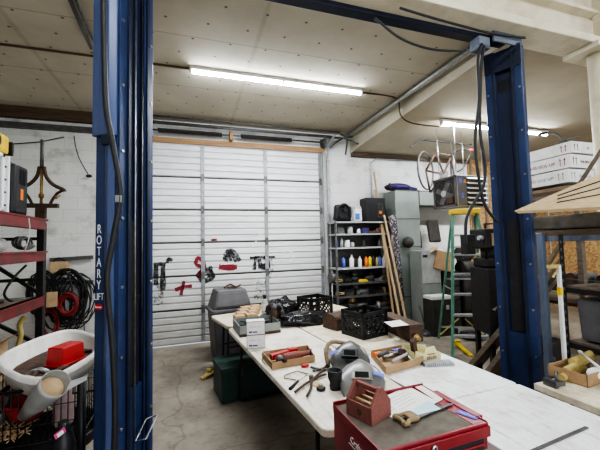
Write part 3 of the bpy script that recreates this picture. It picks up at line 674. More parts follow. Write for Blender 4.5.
# cartons
def carton(label, z):
    p = onT(247, 349); q = onT(264, 348)
    t = thing('white_carton', label, 'carton', (p.x, p.y, z), math.atan2(q.y-p.y, q.x-p.x)+R_(4), 'white cartons with plum edges'); W2, D2, H2 = .172, .12, .125
    MB().b2(0, W2, 0, D2, 0, H2).build('box', 'white', t, bevel=.002)
    mb = MB(); e = .005
    for a, b_ in (((0, 0), (W2, 0)), ((0, H2), (W2, H2)), ((0, 0), (0, H2)), ((W2, 0), (W2, H2))): mb.bar((a[0], -.0008, a[1]), (b_[0], -.0008, b_[1]), e if a[0] == b_[0] else .002, .002 if a[0] == b_[0] else e)
    mb.build('plum_border', 'plum', t)
    MB().b2(.02, .05, -.0015, 0, .02, .035).b2(.055, .1, -.0015, 0, .02, .032).build('printed_patch', 'navyink', t)
    mb = MB()
    for k in range(5): mb.b2(.04+.02*k, .047+.02*k, -.0012, 0, .072, .078)
    mb.build('printed_dot', 'plum', t)
    return t
carton('lower of two white cartons with plum edges, resting on the left table', TZ)
cc = carton('upper of two stacked white cartons with plum edges', TZ+.127)
# wood/brass block packs
for i in range(2):
    for j in range(4):
        for k in range(1 if j < 3 else 1):
            x, y = .52+.155*i+.055*j, 4.30+.19*j+.05*i
            names = ['nearest', 'second', 'third', 'farthest'][j]; side = ['left', 'right'][i]
            t = thing('block_bundle', '%s tan bundle in the %s row of the stack beside the grey bin' % (names, side), 'bundle', (x, y, TZ), R_(10), 'tan bundles on the far table')
            MB().b2(0, .135, 0, .12, 0, .095).build('block', 'cardlt', t, bevel=.012)
            mb = MB()
            for q in range(3): mb.b2(-.002, .137, .028+.034*q, .034+.034*q, .0, .0965)
            mb.build('groove', 'card', t)
# grey metal parts tray
p0, p1 = onT(240, 338), onT(282, 336)
mt = thing('parts_tray', 'grey-green metal drawer full of small parts behind the white cartons', 'tray', (p0.x, p0.y+.02, TZ), math.atan2(p1.y-p0.y, p1.x-p0.x)+R_(16))
mb = MB(); w_, l_, h_ = .46, .42, .115
mb.b2(0, w_, 0, .008, 0, h_).b2(0, w_, l_-.008, l_, 0, h_).b2(0, .008, 0, l_, 0, h_).b2(w_-.008, w_, 0, l_, 0, h_).b2(0, w_, 0, l_, 0, .006)
mb.build('tray', 'duct', mt)
MB().b2(-.001, w_+.001, -.001, .0, 0, .03).build('rust_band', 'rust', mt)
mb = MB()
for k in range(22): mb.cyl((random.uniform(.04, w_-.08), random.uniform(.04, l_-.06), random.uniform(.02, .10)), (random.uniform(.05, w_-.05), random.uniform(.04, l_-.06), random.uniform(.04, .12)), random.uniform(.006, .016), seg=8)
o = mb.build('loose_parts', 'galvdk', mt); o['kind'] = 'stuff'
# grease gun / dark bottle, spray bottle
p = onT(275, 328); t = thing('grease_gun', 'dark upright grease gun tube in front of the black bags', 'grease gun', (p.x+.02, p.y+.12, TZ))
MB().lathe([(.04, 0), (.044, .01), (.044, .17), (.036, .185), (.03, .2)], seg=18).build('barrel', 'rust', t)
MB().lathe([(.034, .2), (.038, .215), (.032, .24), (.012, .25), (.012, .262)], seg=18).build('head', 'galvdk', t)
MB().tube(smooth([(0, 0, .24), (.06, 0, .25), (.10, -.02, .2), (.12, -.03, .1)]), .008).build('lever', 'galvdk', t)
p = onT(265, 313); t = thing('spray_bottle', 'bottle with white label and black cap at back of the far table', 'bottle', (p.x, p.y, TZ))
MB().lathe([(.045, 0), (.048, .01), (.048, .15), (.03, .19), (.022, .21)], seg=18).build('bottle', 'ltgrey', t)
MB().lathe([(.0485, .04), (.0485, .14)], seg=18, cap=False).build('label_band', 'whiteink', t)
MB().lathe([(.026, .208), (.026, .265)], seg=14).build('cap', 'black', t)
MB().lathe([(.14, 0), (.12, .02), (.05, .05), (.03, .06)], (p.x+.02, p.y-.22, TZ), 18).build('metal_funnel', 'galvdk')
tag([o for o in COL.objects if o.name.startswith('metal_funnel')][0], 'dark metal funnel lying mouth down beside the bottle on the far table', 'funnel')
# brown box left of crate
p = onT(338, 331); t = thing('rounded_tool_box', 'brown rusty box with curved lid, left of the middle milk crate', 'box', (p.x-.02, p.y-.01, TZ), R_(18))
MB().b2(0, .25, 0, .24, 0, .125).build('body', 'rust', t, bevel=.006)
lid = MB(); lid.prism([(0, .0, .125), (0, .02, .15), (0, .08, .172), (0, .16, .172), (0, .22, .15), (0, .24, .125)], (.25, 0, 0)); lid.build('lid', 'rust', t, bevel=.004)
# brown box right of crate, along table edge
p, q = onT(410, 343), onT(384, 330)
t = thing('ammunition_style_box', 'long brown steel box right of the middle milk crate', 'box', (p.x, p.y, TZ), math.atan2(q.y-p.y, q.x-p.x))
t.name = 'steel_box'
MB().b2(0, .62, -.15, 0, 0, .155).build('body', 'rust', t, bevel=.006)
MB().b2(-.004, .62, -.154, .004, .14, .17).build('lid', 'rust', t, bevel=.004)
MB().cyl((-.01, -.05, .06), (-.09, -.05, .055), .018).cyl((-.02, -.05, .06), (-.05, -.05, .06), .03).build('side_spigot', 'brass', t)
sheet([(384, 322), (400, 320), (409, 325), (392, 327)], 'folded papers lying on the brown steel box right of the crate', z=TZ+.172, lines=False)
p = onT(414, 335); solo(MB().lathe([(.01, 0), (.09, .008), (.10, .02), (.06, .03), (.015, .035), (.015, .06)]), 'saw_blade_hub', 'galvdk', 'round dark steel disc at the table edge right of the brown steel box', 'disc', (p.x+.0, p.y-.0, TZ))
# open cardboard tray with grinder
def tray(label, P, h, grp=None):
    c = P[0]; t = thing('cardboard_tray', label, 'tray', (c.x, c.y, TZ), 0, grp)
    L = [Vector((p.x-c.x, p.y-c.y, 0)) for p in P]; cen = sum(L, Vector())/4
    MB().prism(L, (0, 0, .004)).build('bottom', 'card', t)
    for i in range(4):
        a, b_ = L[i], L[(i+1) % 4]; n = (cen-(a+b_)/2).normalized()*.006
        MB().prism([a, b_, b_+n, a+n], (0, 0, h)).build('side', 'card', t)
    return t, L, c
P = [onT(272, 370), onT(315, 362), onT(308, 351), onT(262, 358)]
t, L, c = tray('cardboard tray holding the red angle grinder on the left table', P, .055)
g = thing('angle_grinder', 'red and maroon angle grinder lying in the cardboard tray', 'power tool', (.76, 2.75, TZ+.004), R_(10))
MB().lathe([(.03, 0), (.036, .02), (.036, .12), (.03, .15), (.022, .2), (.02, .26)], (-.06, -.02, .045), 16, axis=(1, .05, 0)).build('body', 'caddy', g)
MB().ball((-.08, -.02, .045), .038, (1, .9, .9)).build('gear_head', 'galvdk', g)
MB().cyl((-.08, -.06, .045), (-.08, -.13, .06), .014).build('side_handle', 'black', g)
MB().box((.0, .07, .05), (.26, .05, .045), (0, R_(-3), R_(4))).box((.08, .07, .075), (.08, .055, .02)).build('red_tool_case', 'redpl', g, bevel=.006)
MB().cyl((.02, .045, .05), (.05, .045, .05), .012).build('round_decal', 'yellow', g)
MB().tube([Vector((-.17, .02, .05))+Vector((.045*math.cos(a/12*6.283), .01, .045*math.sin(a/12*6.283))) for a in range(12)], .004, 6, closed=True).build('wire_ring', 'steel', g)
p = PZ(308, 354, TZ+.05); solo(MB().box((0, 0, .025), (.045, .01, .06), (0, 0, R_(60))), 'blue_packet', 'navyink', 'small navy packet leaning in the corner of the grinder tray', 'packet', (.985, 2.80, TZ+.01))
P = [onT(386, 375), onT(424, 364), onT(406, 350), onT(371, 357)]
t, L, c = tray('cardboard tray of loose hand tools at right of the grey helmets', P, .055)
def stick(x, y, z, dx, dy, r, m, name, label, cat):
    return solo(MB().cyl((0, 0, 0), (dx, dy, .02), r, r*.8), name, m, label, cat, (x, y, z))
stick(1.50, 2.47, TZ+.03, .22, .03, .018, 'steel', 'steel_rod', 'round steel rod laid across the tool tray', 'hand tool')
stick(1.49, 2.33, TZ+.045, .26, .10, .014, 'ltgrey', 'file', 'pale flat file lying diagonally in the tool tray', 'hand tool')
stick(1.56, 2.55, TZ+.03, .17, -.06, .016, 'wood', 'chisel', 'wooden handled chisel at the back of the tool tray', 'hand tool')
stick(1.46, 2.50, TZ+.045, .10, .0, .022, 'galvdk', 'socket', 'dark socket wrench at the left of the tool tray', 'hand tool')
stick(1.66, 2.30, TZ+.035, .05, .16, .010, 'galv', 'screwdriver', 'thin steel screwdriver standing along the right of the tray', 'hand tool')
p = PZ(371, 357, TZ+.05); solo(MB().cyl((0, 0, 0), (.07, .01, .0), .02), 'orange_cap_knife', 'orange', 'bright orange handle sticking out of the tray beside the helmets', 'hand tool', (1.425, 2.50, TZ+.055))
solo(MB().box((0, 0, .02), (.09, .04, .04), (0, 0, .1)), 'blue_box', 'bluetape', 'small blue box in the back corner of the tool tray', 'box', (1.70, 2.57, TZ+.01))
# yellow cut carton + rasp
p0 = onT(414, 366); p1 = onT(445, 361)
t = thing('yellow_carton', 'torn pale yellow carton at table edge behind the ribbed rasp', 'carton', (p0.x+.03, p0.y+.035, TZ), math.atan2(p1.y-p0.y, p1.x-p0.x))
MB().prism([(0, 0, 0), (.26, 0, 0), (.265, 0, .06), (.22, 0, .08), (.20, 0, .12), (.12, 0, .115), (.10, 0, .07), (.02, 0, .10)], (0, .004, 0)).build('front_flap', 'lime', t)
MB().prism([(0, .16, 0), (.24, .16, 0), (.24, .16, .08), (0, .16, .12)], (0, .004, 0)).build('back_panel', 'lime', t)
MB().b2(0, .004, 0, .16, 0, .09).build('side_panel', 'lime', t); MB().b2(.236, .24, 0, .16, 0, .06).build('side_panel', 'lime', t); MB().b2(0, .24, 0, .16, 0, .004).build('bottom', 'lime', t)
text('printed_word', 'EELER', .034, 'plum', t, (.17, -.002, .028), (R_(90), 0, 0), 1.1)
MB().b2(.13, .20, -.0015, 0, .055, .062).build('red_stripe', 'redink', t)
MB().box((.06, .08, .10), (.06, .03, .17), (R_(10), R_(-25), .4)).box((-.02, .12, .06), (.12, .04, .05), (0, .3, .6)).build('rusty_bracket', 'rust', t, bevel=.004)
p0, p1 = onT(424, 367), onT(452, 367)
t = thing('ribbed_rasp', 'grey ribbed metal comb lying in front of the yellow carton', 'rasp', (p0.x, p0.y, TZ), math.atan2(p1.y-p0.y, p1.x-p0.x)+R_(8))
MB().b2(0, .25, 0, .06, 0, .018).build('back', 'galvdk', t, bevel=.003)
mb = MB()
for k in range(14): mb.b2(.01+.017*k, .02+.017*k, -.006, .062, .002, .028)
mb.build('tooth', 'galv', t)['kind'] = 'stuff'
# welding helmets
def helmet(label, p, rz, m, s=1.0, group=None, tilt=0):
    t = thing('welding_helmet', label, 'welding helmet', p, rz); t.rotation_euler = (tilt, 0, rz); t.scale = (s, s, s)
    def shell(u, v):      # v along front->top, u around
        th = R_(-100+200*u); ph = v
        # faceted mask: cross sections from chin(0) to crown(1)
        z = .02+.17*math.sin(ph*math.pi*.52); w = .115*(1-.25*abs(ph-.5)*2)*(1 if ph < .8 else 1-.6*(ph-.8)/.2)
        y = -.15+.30*ph
        return (w*math.sin(th)*1.02, y+.02*math.cos(th), z*max(0.0, math.cos(th*.86))**.62+.001)
    mb = MB(); mb.grid(shell, 20, 18); mb.build('shell', m, t, solid=.004, sub=1)
    e0 = thing('lens_frame_pivot', None, None); bpy.data.objects.remove(e0)
    lf = MB(); lf.box((0, 0, 0), (.095, .085, .04)); o = lf.build('lens_frame', m if m != 'helmetdk' else 'black', t, bevel=.006); o.location = (0, -.055, .158); o.rotation_euler = (R_(28), 0, 0)
    MB().box((0, 0, .0205), (.066, .055, .002)).build('lens', 'glass', o)
    MB().box((0, .0, .0), (.06, .04, .003), (0, 0, 0)).build('blue_tape_patch', 'bluetape', t).location = ((.085 if m == 'helmet' else -.095), -.02, .152)
    [o for o in COL.objects if o.parent == t and o.name.startswith('blue_tape_patch')][0].rotation_euler = (R_(12), R_(32 if m == 'helmet' else -32), 0)
    mb = MB(); mb.tube(smooth([(-.10, .10, .03), (-.07, .20, .05), (0, .23, .055), (.07, .20, .05), (.10, .10, .03)]), .012, 8); mb.build('headband', 'black', t)
    return t
p = onT(356, 383); helmet('front pale grey welding helmet with blue tape, behind the wooden caddy', (1.10, 2.10, TZ), R_(-25), 'helmet', 1.12, tilt=R_(2)).scale = (1.36, 1.05, .66)
helmet('rear dark grey welding helmet with black lens frame', (1.17, 2.41, TZ+.02), R_(-28), 'helmetdk', 1.12, tilt=R_(4)).scale = (1.30, .95, .80)
solo(MB().tube(smooth([(1.02, 2.50, TZ+.03), (1.03, 2.56, TZ+.12), (1.10, 2.60, TZ+.17), (1.22, 2.58, TZ+.15)]), .017), 'leather_strap', 'wood', 'brown curved leather strap arching over the rear grey helmet', 'strap')
# black respirator cup
p = onT(337, 391); t = thing('black_cup', 'black rubber cup standing left of the welding helmets', 'cup', (p.x, p.y+.03, TZ))
MB().lathe([(.034, 0), (.036, .01), (.036, .05), (.046, .07), (.05, .125), (.046, .13), (.042, .125), (.036, .07), (.0, .06)], seg=20, cap=False).build('body', 'rubber', t)
MB().lathe([(.037, .02), (.040, .024), (.037, .028)], seg=20, cap=False).build('ridge', 'black', t)
p = onT(321, 390); solo(MB().lathe([(.028, 0), (.032, .006), (.032, .016), (.022, .022)], seg=12), 'knob_puck', 'black', 'small black knurled knob lying left of the black cup', 'knob', (p.x, p.y, TZ))
# coping saw
z = TZ+.008; f_ = [PZ(x, y, z) for x, y in ((296, 380), (284, 378), (285, 375), (297, 371), (308, 374))]
t = thing('coping_saw', 'coping saw with thin bow frame and black handle on the left table', 'saw', (f_[0].x, f_[0].y, TZ)); o0 = Vector((f_[0].x, f_[0].y, TZ))
MB().tube([p-o0 for p in f_], .004, 6).build('bow', 'galvdk', t)
h0, h1, h2 = PZ(290, 389, z), PZ(298, 381, z), PZ(308, 374, z)
MB().tube([h0-o0, h1-o0], [.012, .009], 10).build('handle', 'black', t); MB().tube([h1-o0, h2-o0], .002, 4).build('blade', 'steel', t)
# tongs
t = thing('forge_tongs', 'long rusty tongs with open jaws on the left table', 'tongs', (.83, 2.34, TZ)); o0 = Vector((.83, 2.34, TZ))
for a in ([(295, 392), (305, 384), (313, 379), (326, 366), (338, 350)], [(307, 396), (311, 388), (312, 380), (318, 377), (326, 374)]):
    MB().tube(smooth([PZ(x, y, TZ+.016)-o0 for x, y in a], 4), .0085, 8).build('arm', 'rust', t)
MB().cyl((-.01, 0, .002), (-.01, 0, .034), .016).build('rivet', 'galvdk', t)
z = TZ+.012
t = thing('pliers', 'dark pliers lying between the grinder tray and the tongs', 'pliers', (.98, 2.62, TZ)); o0 = Vector((.98, 2.62, TZ))
for a in ([(311, 367), (319, 369), (328, 370)], [(313, 371), (320, 369), (330, 366)]): MB().tube(smooth([PZ(x, y, z)-o0 for x, y in a], 3), .009, 8).build('arm', 'galvdk', t)
solo(MB().ball((0, 0, .012), .028, (1.3, .8, .5)), 'plastic_scrap', 'redpl', 'small red plastic piece right of the grinder tray', 'scrap', tuple(onT(305, 367)))
solo(MB().b2(-.03, .03, -.03, .03, 0, .006).box((.02, .0, .008), (.06, .012, .006), (0, 0, .7)), 'wood_scrap', 'woodlt', 'small pale wood scrap under the tongs', 'scrap', tuple(onT(317, 385)), .6)
solo(MB().b2(-.035, .035, -.16, .16, 0, .012), 'sanding_board', 'greydwood', 'flat brown board left of the rear helmet', 'board', tuple(onT(330, 355)), R_(-14), bevel=.003)
# steel rule at right
r0, r1 = onT(530, 453), onT(587, 428)
solo(MB().bar((0, 0, .004), (r1.x-r0.x, r1.y-r0.y, .004), .016, .006), 'steel_rod', 'galvdk', 'thin dark steel bar lying on the white table at lower right', 'bar', (r0.x, r0.y, TZ))
# ================================================================== UNDER AND BEHIND TABLE
p0, p1 = PZ(222, 405, 0), PZ(272, 394, 0)
t = thing('green_footlocker', 'dark green metal trunk on the floor under the left table', 'trunk', (p0.x, p0.y, 0), math.atan2(p1.y-p0.y, p1.x-p0.x)+R_(2))
MB().b2(0, .95, 0, .45, 0, .33).build('body', 'green', t, bevel=.01); MB().b2(-.008, .958, -.008, .458, .32, .385).build('lid', 'green', t, bevel=.01)
for x in (.2, .7): MB().b2(x, x+.04, -.018, -.006, .27, .35).build('latch', 'galvdk', t)
p = PZ(210, 382, 0); t = thing('yellow_floor_jack', 'crumpled yellow and black item on the floor in front of the grey bin', 'floor clutter', (p.x, p.y+.15, 0))
MB().box((0, 0, .05), (.24, .05, .03), (R_(10), R_(-12), .5)).box((.02, .05, .08), (.12, .07, .04), (0, .4, 1.0)).cyl((-.08, -.05, .02), (.02, .1, .06), .03).build('yellow_body', 'yellowdull', t, bevel=.008)
MB().box((.1, .08, .04), (.18, .12, .05), (0, 0, .3)).build('dark_part', 'dark', t, bevel=.01)
p = PZ(209, 351, 0)
t = thing('rubbish_bin', 'tall dark grey rubbish bin with flap lid by the sectional door', 'bin', (.31, 5.20, 0), R_(8)); t.scale = (1, 1, .865)
bb = MB(); W2, D2, H2 = .60, .52, .86
vs = [bb.bm.verts.new((x*(W2 if z else W2*.84)/2+W2/2, y*(D2 if z else D2*.84)/2+D2/2, z*H2)) for z in (0, 1) for x, y in ((-1, -1), (1, -1), (1, 1), (-1, 1))]
for f in ((3, 2, 1, 0), (4, 5, 6, 7), (0, 1, 5, 4), (1, 2, 6, 5), (2, 3, 7, 6), (3, 0, 4, 7)): bb.bm.faces.new([vs[i] for i in f])
bb.build('body', 'grey', t, bevel=.02)
MB().b2(-.035, W2+.035, -.035, D2+.035, .84, .90).build('rim', 'grey', t, bevel=.012)
MB().box((W2/2, D2/2, 1.06), (.60, .5, .33), taper=.74).build('lid', 'grey', t, bevel=.02)
fl_ = MB(); fl_.prism([(.03, -.004, .95), (W2-.03, -.004, .95), (W2-.1, .035, 1.18), (.1, .035, 1.18)], (0, -.012, 0)); fl_.build('flap', 'grey', t, bevel=.004)
solo(MB().tube(smooth([(-.1, 0, .02), (0, .05, .06), (.08, -.02, .02), (.16, .03, .05)]), .014).box((.02, .02, .02), (.14, .05, .02), (0, 0, .4)), 'rusty_clamp', 'rust', 'rusty clamp lying on top of the rubbish bin', 'clamp', (.59, 5.45, 1.06))
# ================================================================== LEFT SIDE
# pallet rack with red beams
rk = thing('storage_rack', 'rusty storage rack with red beams and dark uprights at the left wall', 'rack', (-1.45, 4.05, 0))
mb = MB(); mb.bar((0, 0, 0), (0, 0, 2.02), .07, .06); mb.build('upright', 'blackmetal', rk)
MB().bar((-.75, 0, 0), (-.75, 0, 2.02), .07, .06).build('upright', 'blackmetal', rk)
MB().bar((0, -2.3, 0), (0, -2.3, 2.02), .07, .06).build('upright', 'blackmetal', rk); MB().bar((-.75, -2.3, 0), (-.75, -2.3, 2.02), .07, .06).build('upright', 'blackmetal', rk)
mb = MB()
for z0, z1 in ((.2, .8), (.8, 1.3), (1.3, 1.9)): mb.bar((0, 0, z0), (-.75, 0, z1), .03, .03)
mb.bar((0, 0, .2), (-.75, 0, .2), .03, .03); mb.bar((0, 0, 1.86), (-.75, 0, 1.86), .03, .03); mb.bar((0, 0, 1.45), (-.75, 0, 1.45), .03, .03)
mb.build('brace', 'blackmetal', rk)
for z, h in ((2.06, .11), (1.735, .10), (1.285, .10), (.62, .1)):
    mb = MB(); mb.b2(-.025, .035, -2.3, -.0, z-h, z); mb.b2(-.02, .042, -2.3, .04, z-.018, z); mb.b2(-.775, -.73, -2.3, 0, z-h, z); mb.build('beam', 'rackred', rk, bevel=.003)
    MB().b2(-.73, -.025, -2.28, -.02, z-.03, z-.006).build('shelf_board', 'greydwood', rk)
# things on the rack
def Lx(px, py, X): return PX(px, py, X)
t = thing('yellow_drill_case', 'yellow and black power tool on top of the white framed case', 'power tool', (-1.62, 3.42, 2.575))
MB().box((0, -.05, .10), (.17, .44, .17)).box((.0, .13, .11), (.14, .12, .12), (R_(-25), 0, 0)).build('housing', 'yellow', t, bevel=.03)
MB().lathe([(.06, 0), (.07, .02), (.07, .06), (.05, .08)], (.04, -.10, .09), 18, axis=(1, 0, 0)).box((.02, .22, .09), (.13, .03, .12)).tube(smooth([(0, -.22, .16), (0, -.10, .245), (0, .02, .19)]), .022).build('black_grip', 'black', t)
t = thing('framed_case', 'white framed glass-fronted case standing on the red rack', 'case', (-1.62, 3.30, 2.066))
MB().b2(-.12, .10, -.42, .22, 0, .5).build('body', 'white', t, bevel=.01)
MB().b2(.101, .108, -.40, .10, .03, .46).build('glass_front', 'ltgrey', t)
mb = MB(); mb.b2(.10, .118, .10, .13, 0, .5).b2(.10, .118, -.42, .13, .47, .5).b2(.1, .118, -.42, .13, 0, .03).b2(.1, .118, .19, .22, 0, .5); mb.build('frame', 'whiteink', t)
for k in range(4): MB().b2(.101, .12, .145, .165, .06+.11*k, .075+.11*k).build('catch', 'galvdk', t)
t = thing('tool_case', 'tall black tool case with orange mark between white case and metal ornament', 'case', (-1.60, 3.62, 2.066))
MB().b2(-.16, .12, -.06, .20, 0, .46).build('body', 'black', t, bevel=.03)
MB().box((.122, .06, .19), (.004, .05, .10)).build('orange_mark', 'orange', t); MB().tube(smooth([(0, 0, .45), (0, .03, .50), (0, .12, .50), (0, .15, .45)]), .012).build('handle', 'black', t)
mb = MB(); [mb.b2(.118, .126, .02+.03*k, .03+.03*k, .28, .42) for k in range(4)]; mb.build('rib', 'rubber', t)
# curved-leg metal stand
t = thing('curved_metal_stand', 'rusty curved-leg metal stand with upright brass rod on the rack end', 'stand', (-1.45, 4.02, 2.115))
MB().cyl((0, 0, .02), (0, 0, .48), .013).build('brass_rod', 'brass', t); MB().cyl((0, 0, .46), (0, 0, .76), .017).build('dark_rod', 'galvdk', t)
for s in (-1, 1):
    MB().tube(smooth([(s*.02, 0, .48), (s*.04, 0, .38), (s*.10, 0, .30), (s*.19, 0, .25), (s*.20, 0, .23)]), [.018]*24+[.012]).build('upper_curve', 'rust', t)
    MB().tube(smooth([(s*.19, 0, .245), (s*.14, 0, .21), (s*.10, 0, .15), (s*.08, 0, .10)]), .014).build('lower_curve', 'rust', t)
MB().b2(-.14, .15, -.03, .03, .06, .10).b2(-.04, .04, -.03, .03, -.05, .06).build('foot_bar', 'rust', t)
MB().cyl((-.0, 0, .16), (0, 0, .20), .024).build('collar', 'brass', t); MB().ball((.13, 0, .17), .02).cyl((.13, 0, .17), (.17, 0, .19), .007).build('small_valve', 'brass', t)
solo(MB().cyl((0, -.22, .07), (0, .22, .07), .065, seg=14), 'white_cloth_roll', 'white', 'rolled white cloth on the second shelf of the red rack', 'roll', (-1.62, 3.42, 1.73))
def coil(pts_c, R, n, r, m, ax=('y', 'z'), jit=.12, seed=0):
    random.seed(seed); P = []
    for i in range(n*14):
        a = i/14*2*math.pi; k = R*(1+jit*math.sin(i*.37+seed)+random.uniform(-.02, .02)); b = .02*math.sin(i*.23)+.012*(i/14-n/2)
        P.append((b, k*math.cos(a), k*1.0*math.sin(a)) if ax[0] == 'y' else (k*math.cos(a), b, k*math.sin(a)))
    return P
P = [Vector((p[0]*.9, p[1]*1.4, p[2]*.55+.075)) for p in coil(0, .10, 6, .006, 'steel', seed=2)]
solo(MB().tube(P, .008, 6), 'wire_coil', 'galvdk', 'small coil of dark wire at the end of the second rack shelf', 'wire coil', (-1.52, 3.84, 1.74))
solo(MB().tube(smooth([(-1.37, 3.55, 2.03), (-1.38, 3.6, 1.93), (-1.40, 3.62, 1.82), (-1.44, 3.66, 1.74)]), .005, 6), 'loose_string', 'paper', 'loose pale string hanging from the top red beam', 'string')
solo(MB().tube(smooth([(-1.52, 3.9, 1.6), (-1.55, 3.75, 1.5), (-1.6, 3.7, 1.36), (-1.56, 3.78, 1.275), (-1.5, 3.9, 1.28)]), .011, 6), 'hanging_cable', 'cord', 'grey cable hanging between the second and third rack shelves', 'cord')
solo(MB().b2(-.18, .18, -.2, .2, 0, .02).tube([(-.2, -.3, .2), (-.1, .3, .05)], .022).tube([(-.25, -.3, .08), (.0, .1, .22)], .018).ball((-.1, -.2, .1), .07), 'scrap_metal', 'blackmetal', 'dark scrap metal bars on the third rack shelf', 'scrap', (-1.78, 3.5, 1.28))
solo(MB().b2(-.16, .16, -.012, .012, 0, .32), 'shelf_panel', 'galvdk', 'grey sheet leaning behind the third rack shelf', 'sheet', (-1.95, 3.95, 1.262))
t = thing('cardboard_box', 'open cardboard box on the lowest rack shelf beside a yellow cable tie', 'box', (-1.72, 3.55, .625)); MB().b2(-.13, .16, -.18, .14, 0, .33).build('box', 'cardlt', t, bevel=.004); MB().prism([(.16, .14, .33), (.16, -.18, .33), (.24, -.18, .38), (.24, .14, .38)], (0, 0, .004)).build('flap', 'card', t)
solo(MB().tube(smooth([(0, 0, .0), (.01, .03, .1), (-.01, .05, .19), (.02, .07, .26)]), .022, 8), 'yellow_strap', 'yellowdull', 'twisted yellow strap beside the cardboard box under the rack', 'strap', (-1.53, 3.80, .86))
solo(MB().ball((0, 0, .1), .13, (1, 1.2, .8)), 'purple_bag', 'purple', 'dark blue-purple bundle left of the cardboard box on the rack', 'bag', (-1.78, 3.12, .62))
for k in range(5): solo(MB().tube([(0, 0, 0), (.01*k, .0, -.35-.05*k)], .007, 6), 'hanging_rod', 'galvdk', 'thin rod hanging in a row behind the rack below the cables', 'rod', (-2.05+.09*k, 6.3, .95), group='thin rods on the block wall')
# coils of cable on the wall
def wallcoil(label, c, R, n, m, seed, sx=.7, sz=1.0, r=.014):
    P = [Vector((p[0]*sx, -abs(p[1])*1.2-.02, p[2]*sz)) for p in coil(0, R, n, r, m, ax=('x', 'z'), seed=seed, jit=.22)]
    return solo(MB().tube(P, r, 6), 'cable_coil', m, label, 'cable coil', c)
wallcoil('large black cable coil hanging on the block wall, right part', (-1.90, 6.30, .98), .30, 8, 'cord', 1, .8, 1.25)
wallcoil('black cable coil hanging on the block wall, left behind the rack upright', (-2.22, 6.32, 1.06), .22, 6, 'cord', 4, .8, 1.35)
wallcoil('outermost thin black cable loops spreading right of the red coil', (-1.74, 6.28, .92), .27, 5, 'cord', 15, .85, 1.35, .010)
wallcoil('thin black cable loops hanging lowest on the block wall', (-1.98, 6.28, .74), .27, 5, 'cord', 18, 1.0, 1.2, .010)
wallcoil('red cable coil hung among the black cables', (-1.84, 6.20, .88), .15, 9, 'redcord', 9, .75, 1.0)
wallcoil('thin dark red cable hanging low among black cables', (-2.10, 6.22, .62), .16, 5, 'redcord', 12, .7, 1.3, .01)
solo(MB().tube(smooth([(-2.08, 6.25, 1.3), (-1.95, 6.22, 1.42), (-1.75, 6.2, 1.38), (-1.62, 6.25, 1.1), (-1.66, 6.25, .7)]), .02, 6).tube(smooth([(-2.0, 6.25, 1.34), (-1.9, 6.2, 1.4), (-1.8, 6.2, 1.1), (-1.85, 6.2, .6), (-1.95, 6.25, .35)]), .014, 6), 'drooping_cable', 'cord', 'thick black cable loop drooping over the red coil', 'cord')
t = thing('wall_junction_box', 'beige junction box on the block wall above the cable coils', 'junction box', (-2.02, 6.33, 1.46)); MB().b2(-.12, .12, -.05, .06, -.09, .09).build('box', 'cardlt', t, bevel=.01); MB().tube(arc((0, -.02, .07), .08, 0, math.pi, 8), .01).build('handle', 'cord', t)
solo(MB().b2(-.06, .06, -.04, .04, -.1, .12), 'outlet_box', 'cardlt', 'small beige box hanging inside the black cable coil', 'junction box', (-2.02, 6.05, .98))
# cart of wire basket
bk = thing('wire_basket_cart', 'black wire basket cart at lower left under the white tub', 'cart', (-1.28, 2.55, 0))
bw, bd, z0, z1 = .60, .75, .55, .88
mb = MB(); mb.tube([(0, 0, z1), (bw, 0, z1), (bw, bd, z1), (0, bd, z1)], .009, 8, closed=True); mb.build('rim', 'black', bk)
MB().tube([(0, 0, z0), (bw, 0, z0), (bw, bd, z0), (0, bd, z0)], .009, 8, closed=True).build('lower_rim', 'black', bk)
for sd in range(4):
    mb = MB(); a, b_ = [((0, 0), (bw, 0)), ((bw, 0), (bw, bd)), ((bw, bd), (0, bd)), ((0, bd), (0, 0))][sd]; n = 16
    for i in range(1, n): x = a[0]+(b_[0]-a[0])*i/n; y = a[1]+(b_[1]-a[1])*i/n; mb.tube([(x, y, z1), (x, y, z0)], .0035, 5)
    for z in (z0+.11, z0+.22): mb.tube([(*a, z), (*b_, z)], .003, 5)
    mb.build('wire_side', 'black', bk)
mb = MB(); [mb.tube([(bw*i/14, 0, z0), (bw*i/14, bd, z0)], .0035, 5) for i in range(15)]; mb.build('wire_floor', 'black', bk)
for x, y in ((0, 0), (bw, 0), (bw, bd), (0, bd)):
    MB().cyl((x, y, .08), (x, y, z1+.03), .026 if (x and not y) else .015).build('post', 'black', bk); MB().cyl((x-.015, y, .04), (x+.015, y, .04), .04).build('wheel', 'rubber', bk)
MB().lathe([(.30, 0), (.33, .03), (.34, .10), (.33, .105), (.29, .02)], (bw/2, .32, .38), 24).build('lower_tray', 'black', bk)
# the white tub
rim = [Vector(v) for v in ((-1.25, 2.74, 1.04), (-.85, 2.38, .965), (-.70, 2.86, .965), (-.70, 3.25, .98), (-1.02, 3.50, 1.05), (-1.18, 3.2, 1.05))]
cen = sum(rim, Vector())/6
def subdiv(P):
    for _ in range(2):
        Q = []
        for i in range(len(P)): a, b_ = P[i], P[(i+1) % len(P)]; Q += [a.lerp(b_, .22), a.lerp(b_, .78)]
        P = Q
    return P
rm = subdiv(rim); tb = thing('white_tub', 'dirty white plastic tub of metal parts resting on the wire basket cart', 'tub', (cen.x, cen.y, .86))
o0 = Vector((cen.x, cen.y, .86)); mb = MB(); rings = []
for k, dz, in ((1.05, -.03), (1.045, 0), (1.0, 0.005), (.97, -.02), (.86, -.135), (.80, -.145)):
    rings.append([mb.bm.verts.new(cen+(p-cen)*k*Vector((1, 1, 1))+Vector((0, 0, dz))-o0) for p in rm])
